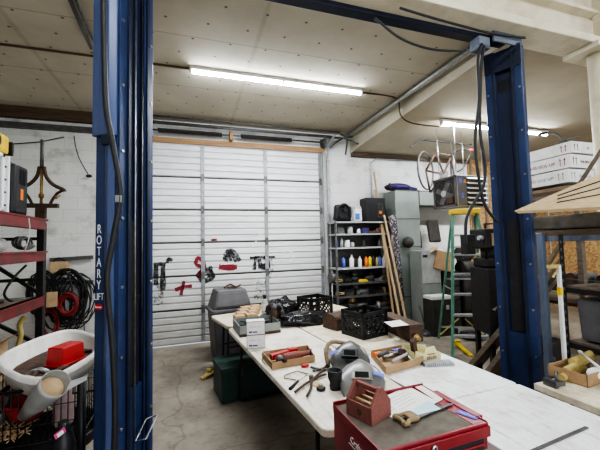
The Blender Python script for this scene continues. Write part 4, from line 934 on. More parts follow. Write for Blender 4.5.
rings.append([mb.bm.verts.new(cen+(p-cen)*.80+Vector((0, 0, -.15))-o0) for p in rm])
rings.append([mb.bm.verts.new(cen+(p-cen)*.90+Vector((0, 0, -.14))-o0) for p in rm]); rings.append([mb.bm.verts.new(cen+(p-cen)*1.0+Vector((0, 0, -.03))-o0) for p in rm])
for A, B in zip(rings, rings[1:]):
    for i in range(len(A)): f = mb.bm.faces.new((A[i], A[(i+1) % len(A)], B[(i+1) % len(A)], B[i])); f.smooth = True
mb.bm.faces.new(rings[5]); mb.build('tub_shell', 'tub', tb)
mb = MB(); mb.prism([cen+(p-cen)*.83+Vector((0, 0, -.125))-o0 for p in rm], (0, 0, .02)); mb.build('dirty_bottom', 'rust', tb)
random.seed(4)
for k in range(9):
    x, y = random.uniform(-1.05, -.82), random.uniform(2.68, 3.2)
    solo(MB().tube([(-.06, 0, 0), (.0, .01, .012), (.07, .03, 0)], [.013, .02, .01], 8), 'metal_fitting', random.choice(['galvdk', 'rust', 'galv']), 'loose metal fitting lying in the bottom of the white tub', 'fitting', (x, y, .905), random.uniform(0, 3), group='loose fittings in the white tub')
p = PZ(78, 365, 1.0)
t = thing('red_bin', 'small red plastic parts bin lying in the white tub', 'bin', (-.90, 2.98, .90), R_(62))
MB().box((0, 0, .07), (.21, .14, .13), taper=.9).build('bin', 'redpl', t, bevel=.008); MB().b2(-.115, .115, -.08, .08, .0, .015).build('rim', 'redpl', t, bevel=.003)
# galvanised funnel spout laid across
q0, q1 = PY(56, 383, 2.26), PY(4, 436, 2.62)
t = thing('funnel_pitcher', 'grey metal funnel with long spout lying against the white tub', 'funnel', tuple(q0)); d_ = (q1-q0)
MB().lathe([(.074, 0), (.078, .0), (.078, -.03), (.060, -.22), (.03, -.40), (.026, -.40), (.056, -.22), (.072, -.03), (.074, 0)], (0, 0, 0), 24, axis=-d_, cap=False).build('cone', 'ltgrey', t)
MB().cyl(d_.normalized()*.06, d_.normalized()*.063, .066, seg=20).build('amber_inside', 'cardlt', t)
MB().prism([Vector((.05, -.01, -.05)), Vector((.15, .0, -.005)), Vector((.155, .0, .02)), Vector((.07, 0, .0))], (0, .006, 0)).build('lip', 'ltgrey', t)
# inside basket
solo(MB().lathe([(.05, 0), (.09, .03), (.12, .11), (.125, .13), (.115, .125), (.085, .035), (.0, .01)], seg=24, cap=False), 'red_bowl', 'redpl', 'red plastic bowl inside the wire basket', 'bowl', (-1.06, 2.78, .61))
t = thing('cup_stack', 'stack of pinkish foam cups inside the wire basket', 'cups', (-.83, 2.72, .57)); mb = MB()
prof = []
for k in range(7): prof += [(.055+.001*k, .0+.022*k), (.062, .018+.022*k)]
prof += [(.045, .19), (.04, .26)]; mb.lathe(prof, seg=20); mb.build('cups', 'cups', t)
solo(MB().box((0, 0, .10), (.02, .30, .24), (0, R_(10), 0)), 'leaning_sheet', 'grey', 'dark grey panel standing in the left of the wire basket', 'panel', (-1.18, 2.90, .57))
random.seed(6); mb = MB()
for k in range(60): a = random.uniform(0, 6.28); x, y = random.uniform(-.1, .1), random.uniform(-.08, .08); mb.tube([(x, y, random.uniform(0, .05)), (x+.07*math.cos(a), y+.07*math.sin(a), random.uniform(.02, .09))], .004, 4)
o = solo(mb, 'wood_shavings', 'woodlt', 'pale straw-like shavings in the bottom of the basket', 'shavings', (-1.13, 2.66, .56)); o['kind'] = 'stuff'
t = thing('black_spray_bottle', 'black bottle with pink and white tag in front of the basket post', 'bottle', (-.72, 2.36, .30))
MB().lathe([(.06, 0), (.065, .02), (.065, .30), (.05, .36), (.028, .40), (.028, .44)], seg=18).build('bottle', 'black', t)
MB().box((0, -.055, .40), (.06, .004, .03), (R_(-30), R_(-35), 0)).build('pink_tag', 'pink', t); MB().box((.004, -.058, .398), (.035, .004, .02), (R_(-30), R_(-35), 0)).build('white_patch', 'whiteink', t)
solo(MB().b2(-.2, .2, -.2, .2, 0, .30), 'lower_box', 'dark', 'dark box on the floor under the wire basket cart, carrying the black bottle', 'box', (-.86, 2.34, 0))
# ================================================================== BACK WALL SHELF
sx0, sx1, sy0, sy1 = 2.67, 3.86, 5.95, 6.33
sf = thing('shelving_unit', 'grey metal shelving unit full of cans and parts at the back wall', 'shelf', (sx0, sy0, 0)); Wd, Dd = sx1-sx0, sy1-sy0
SZ = [2.16, 1.92, 1.65, 1.25, .95, .70, .42, .12]
for x in (0, Wd):
    for y in (0, Dd): MB().b2(x-.018, x+.018, y-.018, y+.018, 0, 2.16).build('post', 'galvdk', sf)
for z in SZ: MB().b2(0, Wd, -.02, Dd, z-.03, z).build('shelf_board', 'ltgrey' if z > 1.2 else 'galvdk', sf)
MB().b2(0, Wd, Dd+.005, Dd+.012, .1, 2.16).build('back_sheet', 'galvdk', sf)
random.seed(11)
def kindobj(kind, x, y, z, m, label, grp, k=1.0):
    mb = MB()
    if kind == 'bottle': mb.lathe([(.035*k, 0), (.038*k, .01), (.038*k, .13*k), (.014*k, .17*k), (.014*k, .20*k)], seg=12); n = 'bottle'; c = 'bottle'
    elif kind == 'can': mb.lathe([(.033*k, 0), (.033*k, .15*k), (.028*k, .16*k), (.012*k, .165*k), (.012*k, .19*k)], seg=12); n = 'spray_can'; c = 'can'
    elif kind == 'jar': mb.lathe([(.045*k, 0), (.047*k, .01), (.047*k, .09*k), (.042*k, .10*k), (.044*k, .12*k)], seg=14); n = 'jar'; c = 'jar'
    elif kind == 'box': mb.box((0, 0, .05*k), (.14*k, .12, .10*k), (0, 0, random.uniform(-.2, .2))); n = 'parts_box'; c = 'box'
    elif kind == 'motor': mb.cyl((-.08*k, 0, .055*k), (.08*k, 0, .055*k), .055*k, seg=14).box((0, 0, .012), (.12*k, .1, .024)); n = 'small_motor'; c = 'motor'
    elif kind == 'coil': mb.tube([(.06*k*math.cos(i*.5), .05*math.sin(i*.5), .02+.03*((i*.5/6.28) % 2)) for i in range(38)], .010, 5); n = 'hose_bundle'; c = 'hose'
    else: mb.box((0, 0, .03), (.2*k, .05, .05), (0, 0, random.uniform(-.5, .5))).cyl((.05, 0, .05), (.12*k, .0, .08), .02); n = 'metal_part'; c = 'part'
    return solo(mb, n, m, label, c, (x, y, z), random.uniform(-.3, .3), grp)
def shelfrow(z, items, desc, y=6.03):
    for i, it in enumerate(items):
        fx, kind, m, k = it; kindobj(kind, sx0+fx*Wd, y+random.uniform(-.0, .06), z+.001, m, desc[kind] if kind in desc else desc['*'], desc['g'], k)
names = {'bottle': 'bottle', 'can': 'spray can', 'jar': 'jar', 'box': 'parts box', 'motor': 'dark motor', 'coil': 'hose bundle', 'part': 'rusty metal part'}
mnames = {'white': 'white', 'ltgrey': 'light grey', 'bluetape': 'blue', 'orange': 'orange', 'yellow': 'yellow', 'bluelabel': 'blue', 'dark': 'dark', 'rust': 'rusty', 'galvdk': 'dull grey', 'redpl': 'red', 'brass': 'brassy', 'black': 'black', 'grey': 'grey', 'woodlt': 'tan', 'yellowdull': 'dull yellow', 'caddy': 'maroon', 'purple': 'purple', 'cardlt': 'cardboard'}
def row(z, items, where, y=6.03):
    from collections import Counter
    tot = Counter((it[1], it[2]) for it in items); seen = Counter(); O = ['leftmost', 'second', 'third', 'fourth', 'fifth', 'sixth']
    for it in items:
        fx, kind, m, k = it; key = (kind, m); n = tot[key]; base_ = '%s %s on the %s' % (mnames[m], names[kind].replace('dark ', '').replace('rusty ', ''), where)
        lab = base_ if n == 1 else '%s of the %s %ss on the %s' % (O[seen[key]] if not (n > 1 and seen[key] == n-1) else 'rightmost', mnames[m], names[kind].replace('dark ', '').replace('rusty ', ''), where)
        seen[key] += 1
        kindobj(kind, sx0+fx*Wd, y+random.uniform(0, .05), z+.001, m, lab, where.replace('of the back shelf', 'of the back shelving unit')+' items', k)
row(1.92, [(.10, 'box', 'galvdk', 1.2), (.30, 'jar', 'ltgrey', 1.2), (.46, 'jar', 'white', .8), (.56, 'box', 'purple', 1.1), (.72, 'part', 'rust', 1.2), (.86, 'box', 'caddy', 1.1), (.95, 'jar', 'woodlt', .7)], 'top shelf of the back shelf')
row(1.65, [(.05, 'can', 'bluetape', .9), (.13, 'can', 'ltgrey', 1.0), (.24, 'jar', 'white', 1.2), (.33, 'jar', 'ltgrey', .8), (.54, 'bottle', 'dark', .9), (.85, 'bottle', 'grey', .8)], 'second shelf of the back shelf')
row(1.25, [(.08, 'coil', 'black', 1.2), (.16, 'can', 'bluetape', 1.1), (.31, 'bottle', 'white', 1.25), (.40, 'can', 'dark', 1), (.47, 'bottle', 'white', 1.1), (.58, 'can', 'orange', 1.1), (.65, 'can', 'yellow', 1.1), (.72, 'can', 'dark', 1.2), (.80, 'can', 'yellowdull', 1), (.86, 'can', 'bluetape', 1.1), (.92, 'bottle', 'ltgrey', 1.1), (.97, 'can', 'bluelabel', .9)], 'third shelf of the back shelf')
row(.95, [(.08, 'coil', 'yellowdull', 1.3), (.22, 'coil', 'dark', 1.3), (.36, 'motor', 'black', 1.1), (.50, 'part', 'yellow', 1.1), (.62, 'motor', 'dark', 1.2), (.76, 'part', 'galvdk', 1.2), (.90, 'box', 'rust', 1.1)], 'fourth shelf of the back shelf')
row(.70, [(.08, 'coil', 'woodlt', 1.5), (.24, 'box', 'dark', 1.3), (.40, 'jar', 'galvdk', 1.0), (.5, 'motor', 'galvdk', 1.2), (.64, 'box', 'black', 1.5), (.80, 'part', 'rust', 1.2), (.92, 'jar', 'cardlt', .9)], 'fifth shelf of the back shelf')
row(.42, [(.10, 'box', 'black', 1.4), (.28, 'motor', 'dark', 1.3), (.46, 'motor', 'galvdk', 1.3), (.64, 'part', 'dark', 1.4), (.78, 'jar', 'ltgrey', 1), (.9, 'motor', 'rust', 1.2)], 'sixth shelf of the back shelf')
row(.12, [(.12, 'motor', 'dark', 1.5), (.34, 'box', 'black', 1.8), (.58, 'box', 'dark', 1.8), (.82, 'motor', 'black', 1.6)], 'bottom shelf of the back shelf')
for k in range(26):
    lv = [.95, .70, .42, .12, .95, .70][k % 6]; fx = random.uniform(.05, .95); kd = random.choice(['motor', 'part', 'box', 'coil', 'jar']); m_ = random.choice(['dark', 'black', 'rust', 'galvdk', 'brass'])
    kindobj(kd, sx0+fx*Wd, 6.18, lv+.001, m_, 'dark machine part in the back row on the lower shelves of the shelving unit', 'back row of dark parts on the lower shelves', random.uniform(1.3, 2.0))
# on top of the shelf
t = thing('engine_manifold', 'black ribbed engine cover on top of the shelving unit, at left', 'engine part', (2.88, 6.08, 2.161))
MB().box((0, 0, .17), (.36, .16, .33), (0, R_(6), 0)).build('body', 'black', t, bevel=.05)
MB().tube(smooth([(-.13, -.09, .28), (0, -.12, .34), (.12, -.1, .24), (.13, -.09, .08)]), .025).cyl((.02, -.06, .23), (.02, -.12, .23), .05).cyl((-.08, -.07, .1), (-.08, -.12, .1), .035).build('duct_tube', 'rubber', t)
t = thing('white_jug', 'white plastic jug with blue label on top of the shelving unit', 'jug', (3.18, 6.02, 2.161))
MB().box((0, 0, .13), (.18, .12, .26), taper=.88).build('body', 'white', t, bevel=.03); MB().cyl((-.03, 0, .26), (-.03, 0, .31), .028).build('cap', 'white', t); MB().tube(smooth([(.0, 0, .27), (.06, 0, .31), (.085, 0, .24)]), .014).build('handle', 'white', t); MB().b2(-.08, .02, -.064, -.060, .04, .16).build('blue_label', 'bluelabel', t)
t = thing('speaker_box', 'black speaker box with orange emblem on top of the shelving unit', 'speaker', (3.56, 6.05, 2.161))
MB().b2(-.22, .22, -.12, .16, 0, .48).build('cabinet', 'black', t, bevel=.012); MB().b2(.04, .15, -.126, -.12, .08, .36).build('grille_frame', 'galvdk', t); MB().b2(.05, .14, -.13, -.126, .09, .35).build('grille', 'rubber', t); MB().cyl((.095, -.13, .18), (.095, -.136, .18), .035).build('emblem', 'orange', t)
# slats leaning on the shelf
for k, (a, b_, m) in enumerate((((374, 172), (396, 331), 'woodlt'), ((375, 190), (403, 333), 'woodlt'), ((384, 215), (409, 332), 'woodlt'), ((389, 232), (401, 330), 'wood'))):
    p = PY(*a, 6.2 if k < 2 else 5.92); q = PZ(b_[0], b_[1]+2, .012)
    solo(MB().bar(tuple(p), tuple(q), .045, .02), 'wooden_slat', m, ['longest wooden slat leaning against the wall above the shelving unit', 'second wooden slat leaning at the right end of the shelving unit', 'rightmost pale wooden slat leaning beside the spattered board', 'shortest brown slat leaning low at the shelving unit'][k], 'slat')
solo(MB().prism([PY(388, 216, 5.86), PY(396, 214, 5.86), PY(405, 300, 5.80), PY(401, 312, 5.80), PY(395, 250, 5.84)], (0, .015, 0)), 'spattered_board', 'speckle', 'dark paint-spattered board behind the leaning slats', 'board')
solo(MB().tube([PY(372, 217, 6.36), PY(371, 163, 6.36), PY(376, 159, 6.36), PY(420, 161, 6.36)], .016, 8), 'wall_conduit', 'galv', 'thin steel conduit bent across the back wall above the shelving unit', 'conduit')
solo(MB().tube([(0, 0, 0), (.25, .5, 1.25)], .014, 8), 'leaning_pipe', 'galv', 'thin pale pipe leaning at the left end of the shelving unit', 'pipe', (2.45, 5.75, .0))
solo(MB().lathe([(.16, 0), (.2, .02), (.14, .06), (.05, .08)], seg=18).cyl((.05, 0, .05), (.05, .2, .5), .012), 'wheel_dolly', 'galvdk', 'grey round dolly base on the floor below the wooden slats', 'dolly', (4.15, 5.35, 0))
# ================================================================== DUCT + FURNACE
dt = thing('air_duct', 'large grey-green sheet metal air duct turning along the back wall', 'duct', (4.0, 5.9, 0))
MB().b2(0, .58, 0, .44, .03, 2.80).build('riser', 'duct', dt, bevel=.006); MB().b2(.58, 2.1, 0, .40, 2.50, 2.80).build('branch', 'duct', dt, bevel=.006)
for z in (.6, 1.62, 2.2): MB().b2(-.006, .586, -.008, .44, z, z+.02).build('seam', 'galvdk', dt)
MB().b2(.58, .60, -.008, .40, 2.48, 2.82).b2(-.01, 2.11, -.01, .0, 2.79, 2.81).build('flange', 'galvdk', dt)
fu = thing('furnace_cabinet', 'pale grey furnace cabinet standing in front of the air duct', 'furnace', (4.24, 5.48, 0), R_(-3)); fu.scale = (.82, 1, 1)
MB().b2(0, .54, 0, .38, .05, 1.55).build('cabinet', 'furn', fu, bevel=.008); MB().b2(.02, .52, -.012, 0, .92, 1.53).build('upper_door', 'ltgrey', fu, bevel=.004); MB().b2(.02, .52, -.012, 0, .12, .89).build('lower_door', 'duct', fu, bevel=.004)
MB().b2(.05, .17, -.016, -.012, 1.42, 1.47).build('nameplate', 'black', fu); MB().box((.40, -.018, 1.28), (.03, .012, .03)).build('latch', 'galvdk', fu)
solo(MB().lathe([(.02, 0), (.11, .01), (.12, .05), (.09, .12), (.03, .15)], seg=18, axis=(0, -1, 0)), 'round_vent_cap', 'dark', 'dark round cap hung on the air duct above the furnace', 'vent cap', (4.22, 5.88, 1.72))
solo(MB().tube(smooth([PY(392, 235, 5.8), PY(394, 270, 5.75), PY(398, 300, 5.7), PY(404, 318, 5.7), PY(410, 322, 5.7)]), .035, 8), 'flexible_hose', 'galvdk', 'dark flexible hose standing between slats and furnace', 'hose')
t = thing('floor_cabinet', 'short dark grey cabinet with white lid on the floor before the furnace', 'cabinet', (4.16, 5.10, 0), R_(-6)); MB().b2(0, .50, 0, .32, 0, .66).build('body', 'dark', t, bevel=.01); MB().b2(.0, .42, .02, .3, .66, .72).build('white_lid', 'white', t, bevel=.006); MB().box((.30, -.008, .52), (.06, .012, .08)).build('latch', 'galv', t)
# purple tarp bundle on the duct
t = thing('purple_bundle', 'purple cloth-covered seat lying on top of the air duct', 'seat', (4.12, 6.05, 2.81))
MB().ball((.05, 0, .08), .24, (1.3, .7, .36), sub=3, jit=.03).ball((.36, 0, .05), .15, (1.3, .7, .36), jit=.03).build('cushion', 'purple', t); MB().cyl((-.2, -.1, 0), (-.2, -.1, .14), .03).cyl((-.28, -.05, .05), (-.1, -.1, .12), .02).build('bracket', 'dark', t)
# bicycle hung from the ceiling
bi = thing('hanging_bicycle', 'old bicycle hanging from the ceiling above the air duct', 'bicycle', (4.36, 5.2, 3.06), R_(-20)); bi.scale = (.95, .95, 1.0)
def wheel(c, r, rot):
    R = Euler(rot).to_matrix(); mb = MB(); mb.tube([Vector(c)+R @ Vector((r*math.cos(i*math.pi/14), 0, r*math.sin(i*math.pi/14))) for i in range(28)], .019, 6, closed=True); w_ = mb.build('wheel', 'galvdk', bi)
    mb = MB()
    for i in range(14): mb.tube([Vector(c), Vector(c)+R @ Vector((r*math.cos(i*math.pi/7), 0, r*math.sin(i*math.pi/7)))], .002, 4)
    mb.build('spokes', 'steel', w_)
wheel((-.12, 0, .02), .36, (0, 0, R_(48))); wheel((.45, .1, -.02), .34, (0, 0, R_(72)))
mb = MB()
for a, b_ in (((-.12, 0, .02), (.10, .02, .36)), ((.10, .02, .36), (.42, .06, .30)), ((.42, .06, .30), (.48, .1, -.08)), ((-.12, 0, .02), (.25, .05, -.05)), ((.25, .05, -.05), (.10, .02, .36)), ((.25, .05, -.05), (.42, .06, .30)), ((-.12, .0, .02), (-.05, .0, -.4)), ((-.05, 0, -.4), (.25, .05, -.05))): mb.tube([a, b_], .020, 8)
mb.build('frame', 'rust', bi)
MB().tube(smooth([(.42, .06, .30), (.55, .0, .40), (.72, -.05, .38), (.74, -.02, .28), (.62, .0, .05), (.5, .02, -.02)]), .014).build('handlebar', 'rubber', bi)
MB().prism([(.20, -.02, -.30), (.44, -.04, -.26), (.40, -.04, -.16), (.30, -.03, -.12)], (0, .08, 0)).build('saddle', 'woodlt', bi)
MB().cyl((.72, -.05, .38), (.80, -.05, .38), .02).build('grip', 'redpl', bi); MB().tube([(.1, .02, .36), (.12, .02, .60)], .008).build('hanging_hook', 'galvdk', bi); MB().tube([(.42, .06, .3), (.42, .06, .60)], .008).build('hanging_hook', 'galvdk', bi)
MB().lathe([(.09, -.006), (.09, .006)], (.25, .04, -.05), 16, axis=(0, 1, 0)).tube([(.25, .0, -.05), (.15, -.02, -.18)], .01).build('crank', 'galvdk', bi)
solo(MB().bar((4.16, 5.2, 3.66), (5.4, 5.25, 3.66), .03, .03).bar((4.16, 5.2, 3.66), (3.9, 5.2, 3.50), .03, .03), 'hanging_rail', 'dark', 'grey rail under the lower ceiling holding the hanging bicycle', 'rail')
# unit heater
ht = thing('unit_heater', 'grey hanging unit heater with fan and louvers, above the green ladder', 'heater', (4.20, 4.42, 2.31), R_(0)); ht.scale = (1.08, 1.08, 1.08)
W2, D2, H2 = .62, .50, .48
MB().b2(0, W2, 0, D2, 0, H2).build('casing', 'ltgrey', ht, bevel=.008)
MB().b2(-.005, .0, .04, D2-.03, .03, H2-.03).build('fan_opening', 'dark', ht)
mb = MB(); mb.b2(-.03, -.005, 0, D2, 0, .03).b2(-.03, -.005, 0, D2, H2-.03, H2).b2(-.03, -.005, 0, .03, 0, H2).b2(-.03, -.005, D2-.03, D2, 0, H2); mb.build('fan_frame', 'grey', ht)
MB().cyl((-.05, .25, .22), (0, .25, .22), .05).build('fan_hub', 'galv', ht)
for k in range(4): a = k*math.pi/2+.4; MB().box((-.02, .25+.11*math.cos(a), .22+.11*math.sin(a)), (.006, .15, .08), (a, 0, R_(15))).build('fan_blade', 'galvdk', ht)
MB().box((-.03, .12, .1), (.03, .12, .1)).build('junction_block', 'rust', ht)
mb = MB(); [mb.tube([(-.035, .25+r*math.cos(i*math.pi/12), .24+r*math.sin(i*math.pi/12)) for i in range(24)], .003, 4, closed=True) for r in (.12, .2)]; mb.build('fan_guard', 'galvdk', ht)
MB().b2(.01, .17, -.008, .0, 0.01, H2-.01).build('side_panel', 'grey', ht); MB().b2(.03, .09, -.011, -.008, .36, .43).b2(.07, .11, -.011, -.008, .12, .2).build('blue_sticker', 'bluetape', ht); MB().b2(.12, .16, -.011, -.008, .36, .41).build('orange_sticker', 'orange', ht)
MB().b2(.18, .55, -.006, .0, .01, H2-.01).build('louver_recess', 'dark', ht)
for k in range(6): MB().box((.365, -.03, .05+.076*k), (.37, .05, .010), (R_(30), 0, 0)).build('louver', 'white', ht)
for x, y in ((.05, .06), (W2-.05, .06), (.05, D2-.06), (W2-.05, D2-.06)): MB().cyl((x, y, H2), (x, y, (3.76-2.31)/1.08), .006, seg=6).build('hanger_rod', 'steel', ht)
# ================================================================== LADDER
ld_ = thing('step_ladder', 'green step ladder with yellow top cap', 'ladder', (4.0, 3.97, 0), R_(-31)); HLd = 2.17
fw, tw, ln, sp = .35, .18, .36, 1.0
for s in (-1, 1): MB().bar((s*fw, 0, 0), (s*tw, ln, HLd), .035, .07, up=(0, 1, 0)).build('front_rail', 'ladder', ld_); MB().bar((s*(fw+.03), sp, 0), (s*(tw-.01), ln+.10, HLd-.04), .03, .05, up=(0, 1, 0)).build('rear_rail', 'ladder', ld_)
for k in range(6):
    f = (k+1)/7*.98; x = fw+(tw-fw)*f; MB().b2(-x, x, ln*f-.045, ln*f+.05, HLd*f-.02, HLd*f+.015).build('step', 'galv', ld_, bevel=.004)
for f in (.10, .5, .75): x = fw+.03+(tw-fw-.04)*f; y = sp+(ln+.1-sp)*f; MB().bar((-x, y, HLd*f), (x, y, HLd*f), .02, .03).build('rear_brace', 'galv', ld_)
for s in (-1, 1): MB().bar((s*(fw+.01), sp-.06, .08), (s*.05, sp-.1, .38), .02, .02).build('tan_brace', 'yellowdull', ld_); MB().bar((s*fw*.8, ln*.45, HLd*.45), (s*(fw*.85), sp-.28, HLd*.45), .006, .02).build('spreader', 'galv', ld_)
MB().b2(-.21, .21, ln-.10, ln+.15, HLd-.01, HLd+.07).build('top_cap', 'yellow', ld_, bevel=.012)
# clutter behind the ladder
def simple(name, label, cat, loc, rz, parts):
    t = thing(name, label, cat, loc, rz)
    for n, m, f, bv in parts: mb = MB(); f(mb); mb.build(n, m, t, bevel=bv)
    return t
simple('filing_cabinet', 'black filing cabinet behind the ladder, left of the pair', 'cabinet', (4.72, 5.42, 0), 0, [('body', 'blackmetal', lambda m: m.b2(0, .38, 0, .28, 0, 1.12), .006)]+[('drawer', 'dark', (lambda k: lambda m: m.b2(.015, .365, -.012, 0, .04+.27*k, .28+.27*k))(k), .004) for k in range(4)]+[('drawer_pull', 'galvdk', (lambda k: lambda m: m.b2(.14, .24, -.026, -.012, .2+.27*k, .22+.27*k))(k), 0) for k in range(4)])
simple('filing_cabinet', 'black filing cabinet behind the ladder, right of the pair', 'cabinet', (5.12, 5.35, 0), 0, [('body', 'blackmetal', lambda m: m.b2(0, .38, 0, .3, 0, 1.0), .006)]+[('drawer', 'dark', (lambda k: lambda m: m.b2(.015, .365, -.012, 0, .04+.31*k, .33+.31*k))(k), .004) for k in range(3)])
simple('open_cardboard_box', 'open brown cardboard box tilted on the filing cabinets', 'box', (4.62, 5.42, 1.14), R_(-12), [('body', 'card', lambda m: m.box((.1, .12, .2), (.38, .3, .36), (0, R_(14), 0)), .004), ('flap', 'cardlt', lambda m: m.box((-.1, .1, .42), (.2, .28, .006), (0, R_(-30), 0)), 0)])
simple('office_chair', 'dark office chair back standing behind the cardboard box', 'chair', (5.02, 6.02, 0), R_(10), [('backrest', 'dark', lambda m: m.box((0, 0, 1.95), (.34, .08, .5), (R_(-8), 0, 0)), .07), ('seat', 'dark', lambda m: m.box((0, -.15, 1.45), (.42, .42, .08)), .03), ('stem', 'galvdk', lambda m: m.cyl((0, -.1, .1), (0, -.1, 1.45), .03), 0), ('star_base', 'dark', lambda m: [m.bar((0, -.1, .1), (.28*math.cos(a), -.1+.28*math.sin(a), .03), .04, .04) for a in (0, 1.26, 2.5, 3.8, 5.0)], 0)])
simple('chair_backrest', 'grey rounded backrest leaning on the wall left of the dark office chair', 'chair', (4.78, 6.33, 0), 0, [('backrest', 'grey', lambda m: m.box((0, 0, 1.78), (.30, .07, .42), (R_(-5), 0, 0)), .06), ('post', 'galvdk', lambda m: m.bar((0, .02, 0), (0, .02, 1.7), .05, .03), 0)])
simple('pink_cushion', 'small pink cloth bundle on the filing cabinet below the cardboard box', 'cloth', (4.82, 5.45, 1.125), 0, [('cloth', 'cups', lambda m: m.ball((0, -.0, .05), .09, (1.5, .8, .55), jit=.05), 0)])
simple('stacked_motors', 'pile of dark motors on the right filing cabinet, seen through the ladder', 'machinery', (5.28, 5.38, 1.01), 0, [('motor', 'dark', lambda m: m.cyl((-.15, 0.05, .16), (.15, .05, .16), .15), 0), ('motor', 'galvdk', lambda m: m.cyl((-.12, .1, .45), (.14, .1, .45), .14), 0), ('bracket', 'dark', lambda m: m.b2(-.1, .1, .0, .2, .28, .36), .01)])
simple('beige_crate', 'beige box low on the floor seen through the ladder steps', 'box', (5.30, 4.95, 0), 0, [('body', 'cardlt', lambda m: m.b2(0, .36, 0, .3, 0, .85), .01), ('band', 'rust', lambda m: m.b2(-.003, .363, -.003, .303, .4, .43), 0)])
t = thing('rubber_tyre', 'small black tyre lying on the floor between the ladder legs', 'tyre', (4.70, 4.80, 0)); MB().tube([(.14*math.cos(i*.35), .14*math.sin(i*.35), .055) for i in range(18)], .055, 10, closed=True).build('tyre', 'rubber', t); MB().lathe([(.1, .03), (.1, .07)], seg=16).build('rim', 'galvdk', t)
solo(MB().bar((0, 0, .02), (.22, .45, .05), .06, .025).box((.25, .5, .045), (.12, .05, .08)), 'yellow_ramp', 'yellow', 'yellow plastic strip lying on the floor below the ladder', 'strip', (3.95, 4.05, 0), R_(4))
# black cabinet machine next to lift
simple('compressor_cabinet', 'black steel cabinet standing left of the right lift post', 'cabinet', (3.50, 3.26, 0), R_(-12), [('body', 'blackmetal', lambda m: m.b2(0, .44, 0, .36, .56, 1.38), .012), ('badge', 'galv', lambda m: m.prism([(.03, -.006, .88), (.11, -.006, .92), (.07, -.006, .86)], (0, .005, 0)), 0), ('leg', 'blackmetal', lambda m: m.b2(.02, .07, .02, .07, 0, .56), 0), ('leg', 'blackmetal', lambda m: m.b2(.38, .43, .02, .07, 0, .56), 0), ('leg', 'blackmetal', lambda m: m.b2(.02, .07, .30, .35, 0, .56), 0), ('leg', 'blackmetal', lambda m: m.b2(.38, .43, .30, .35, 0, .56), 0)])
simple('electric_motor_unit', 'black motor unit with beige plate on top of the black cabinet', 'motor', (3.70, 3.34, 1.385), R_(-10), [('body', 'blackmetal', lambda m: m.b2(-.12, .2, -.02, .25, .0, .12).b2(-.14, .24, -.04, .27, .24, .50), .02), ('frame', 'blackmetal', lambda m: m.tube([(-.1, 0, .1), (-.1, 0, .56), (.2, 0, .56), (.2, 0, .1)], .018), 0), ('cylinder', 'dark', lambda m: m.cyl((0.05, .1, .1), (.05, .1, .26), .13), 0), ('plate', 'cardlt', lambda m: m.b2(-.05, .04, -.05, -.04, .28, .44), 0), ('knob', 'galv', lambda m: m.cyl((-.14, 0, .38), (-.2, 0, .38), .03), 0)])
solo(MB().b2(-.07, .07, -.05, .05, -.1, .14), 'control_box', 'blackmetal', 'small black control box hanging from the lift hose', 'control box', tuple(PY(468, 246, 3.3)), bevel=.008)
for k, (a, b_) in enumerate((((512, 322), (474, 366)), ((520, 338), (492, 374)))):
    p = PY(a[0], a[1], 3.05-.2*k); q = PZ(b_[0], b_[1], .06)
    solo(MB().bar(tuple(p), tuple(q), .20, .06), 'ramp_plank', 'greydwood', ['left dark wooden plank sloping down beside the right lift post', 'right dark wooden plank sloping behind the right lift post'][k], 'plank')
# ================================================================== RIGHT SIDE
def Xr(px, py, X): return PX(px, py, X)
# punched steel rack
rr = thing('slotted_angle_rack', 'black slotted-angle storage rack at right with brown shelf boards', 'rack', (3.45, .9, 0))
def slotted(x, y, H):
    mb = MB(); mb.b2(x-.02, x+.02, y-.004, y, 0, H); mb.b2(x-.022, x-.018, y-.04, y, 0, H); o = mb.build('post', 'blackmetal', rr)
    mb = MB()
    for k in range(int(H/.075)): mb.b2(x-.0225, x-.0215, y-.028, y-.012, .04+.075*k, .07+.075*k)
    h = mb.build('slots', 'grey', o); h['kind'] = 'stuff'
y1 = 2.34-.9
slotted(0, y1, 1.78); slotted(.42, y1-.14, 1.78); slotted(0, .02, 1.78); slotted(.42, .02, 1.78)
mb = MB(); mb.bar((0, 0, 1.74), (0, y1+.14, 1.74), .035, .05); mb.bar((.42, 0, 1.74), (.42, y1, 1.74), .035, .05); mb.bar((0, y1, 1.74), (.42, y1, 1.74), .035, .05); mb.build('top_rail', 'beamgrey', rr)
for z, m in ((1.24, 'blackmetal'), (.72, 'blackmetal')):
    MB().bar((0, 0, z), (0, y1, z), .03, .05).bar((.42, 0, z), (.42, y1-.1, z), .03, .05).build('shelf_rail', 'blackmetal', rr); MB().b2(.0, .42, .02, y1-.03, z+.02, z+.045).build('shelf_board', 'greydwood', rr)
bp = thing('square_steel_post', 'blue-grey square steel post right behind the right lift post', 'post', (3.42, 2.51, 0)); MB().b2(-.025, .03, -.03, .03, 0, 1.80).build('post', 'bluegrey', bp, bevel=.005); MB().b2(-.08, .08, -.08, .08, 0, .015).build('foot_plate', 'bluegrey', bp)
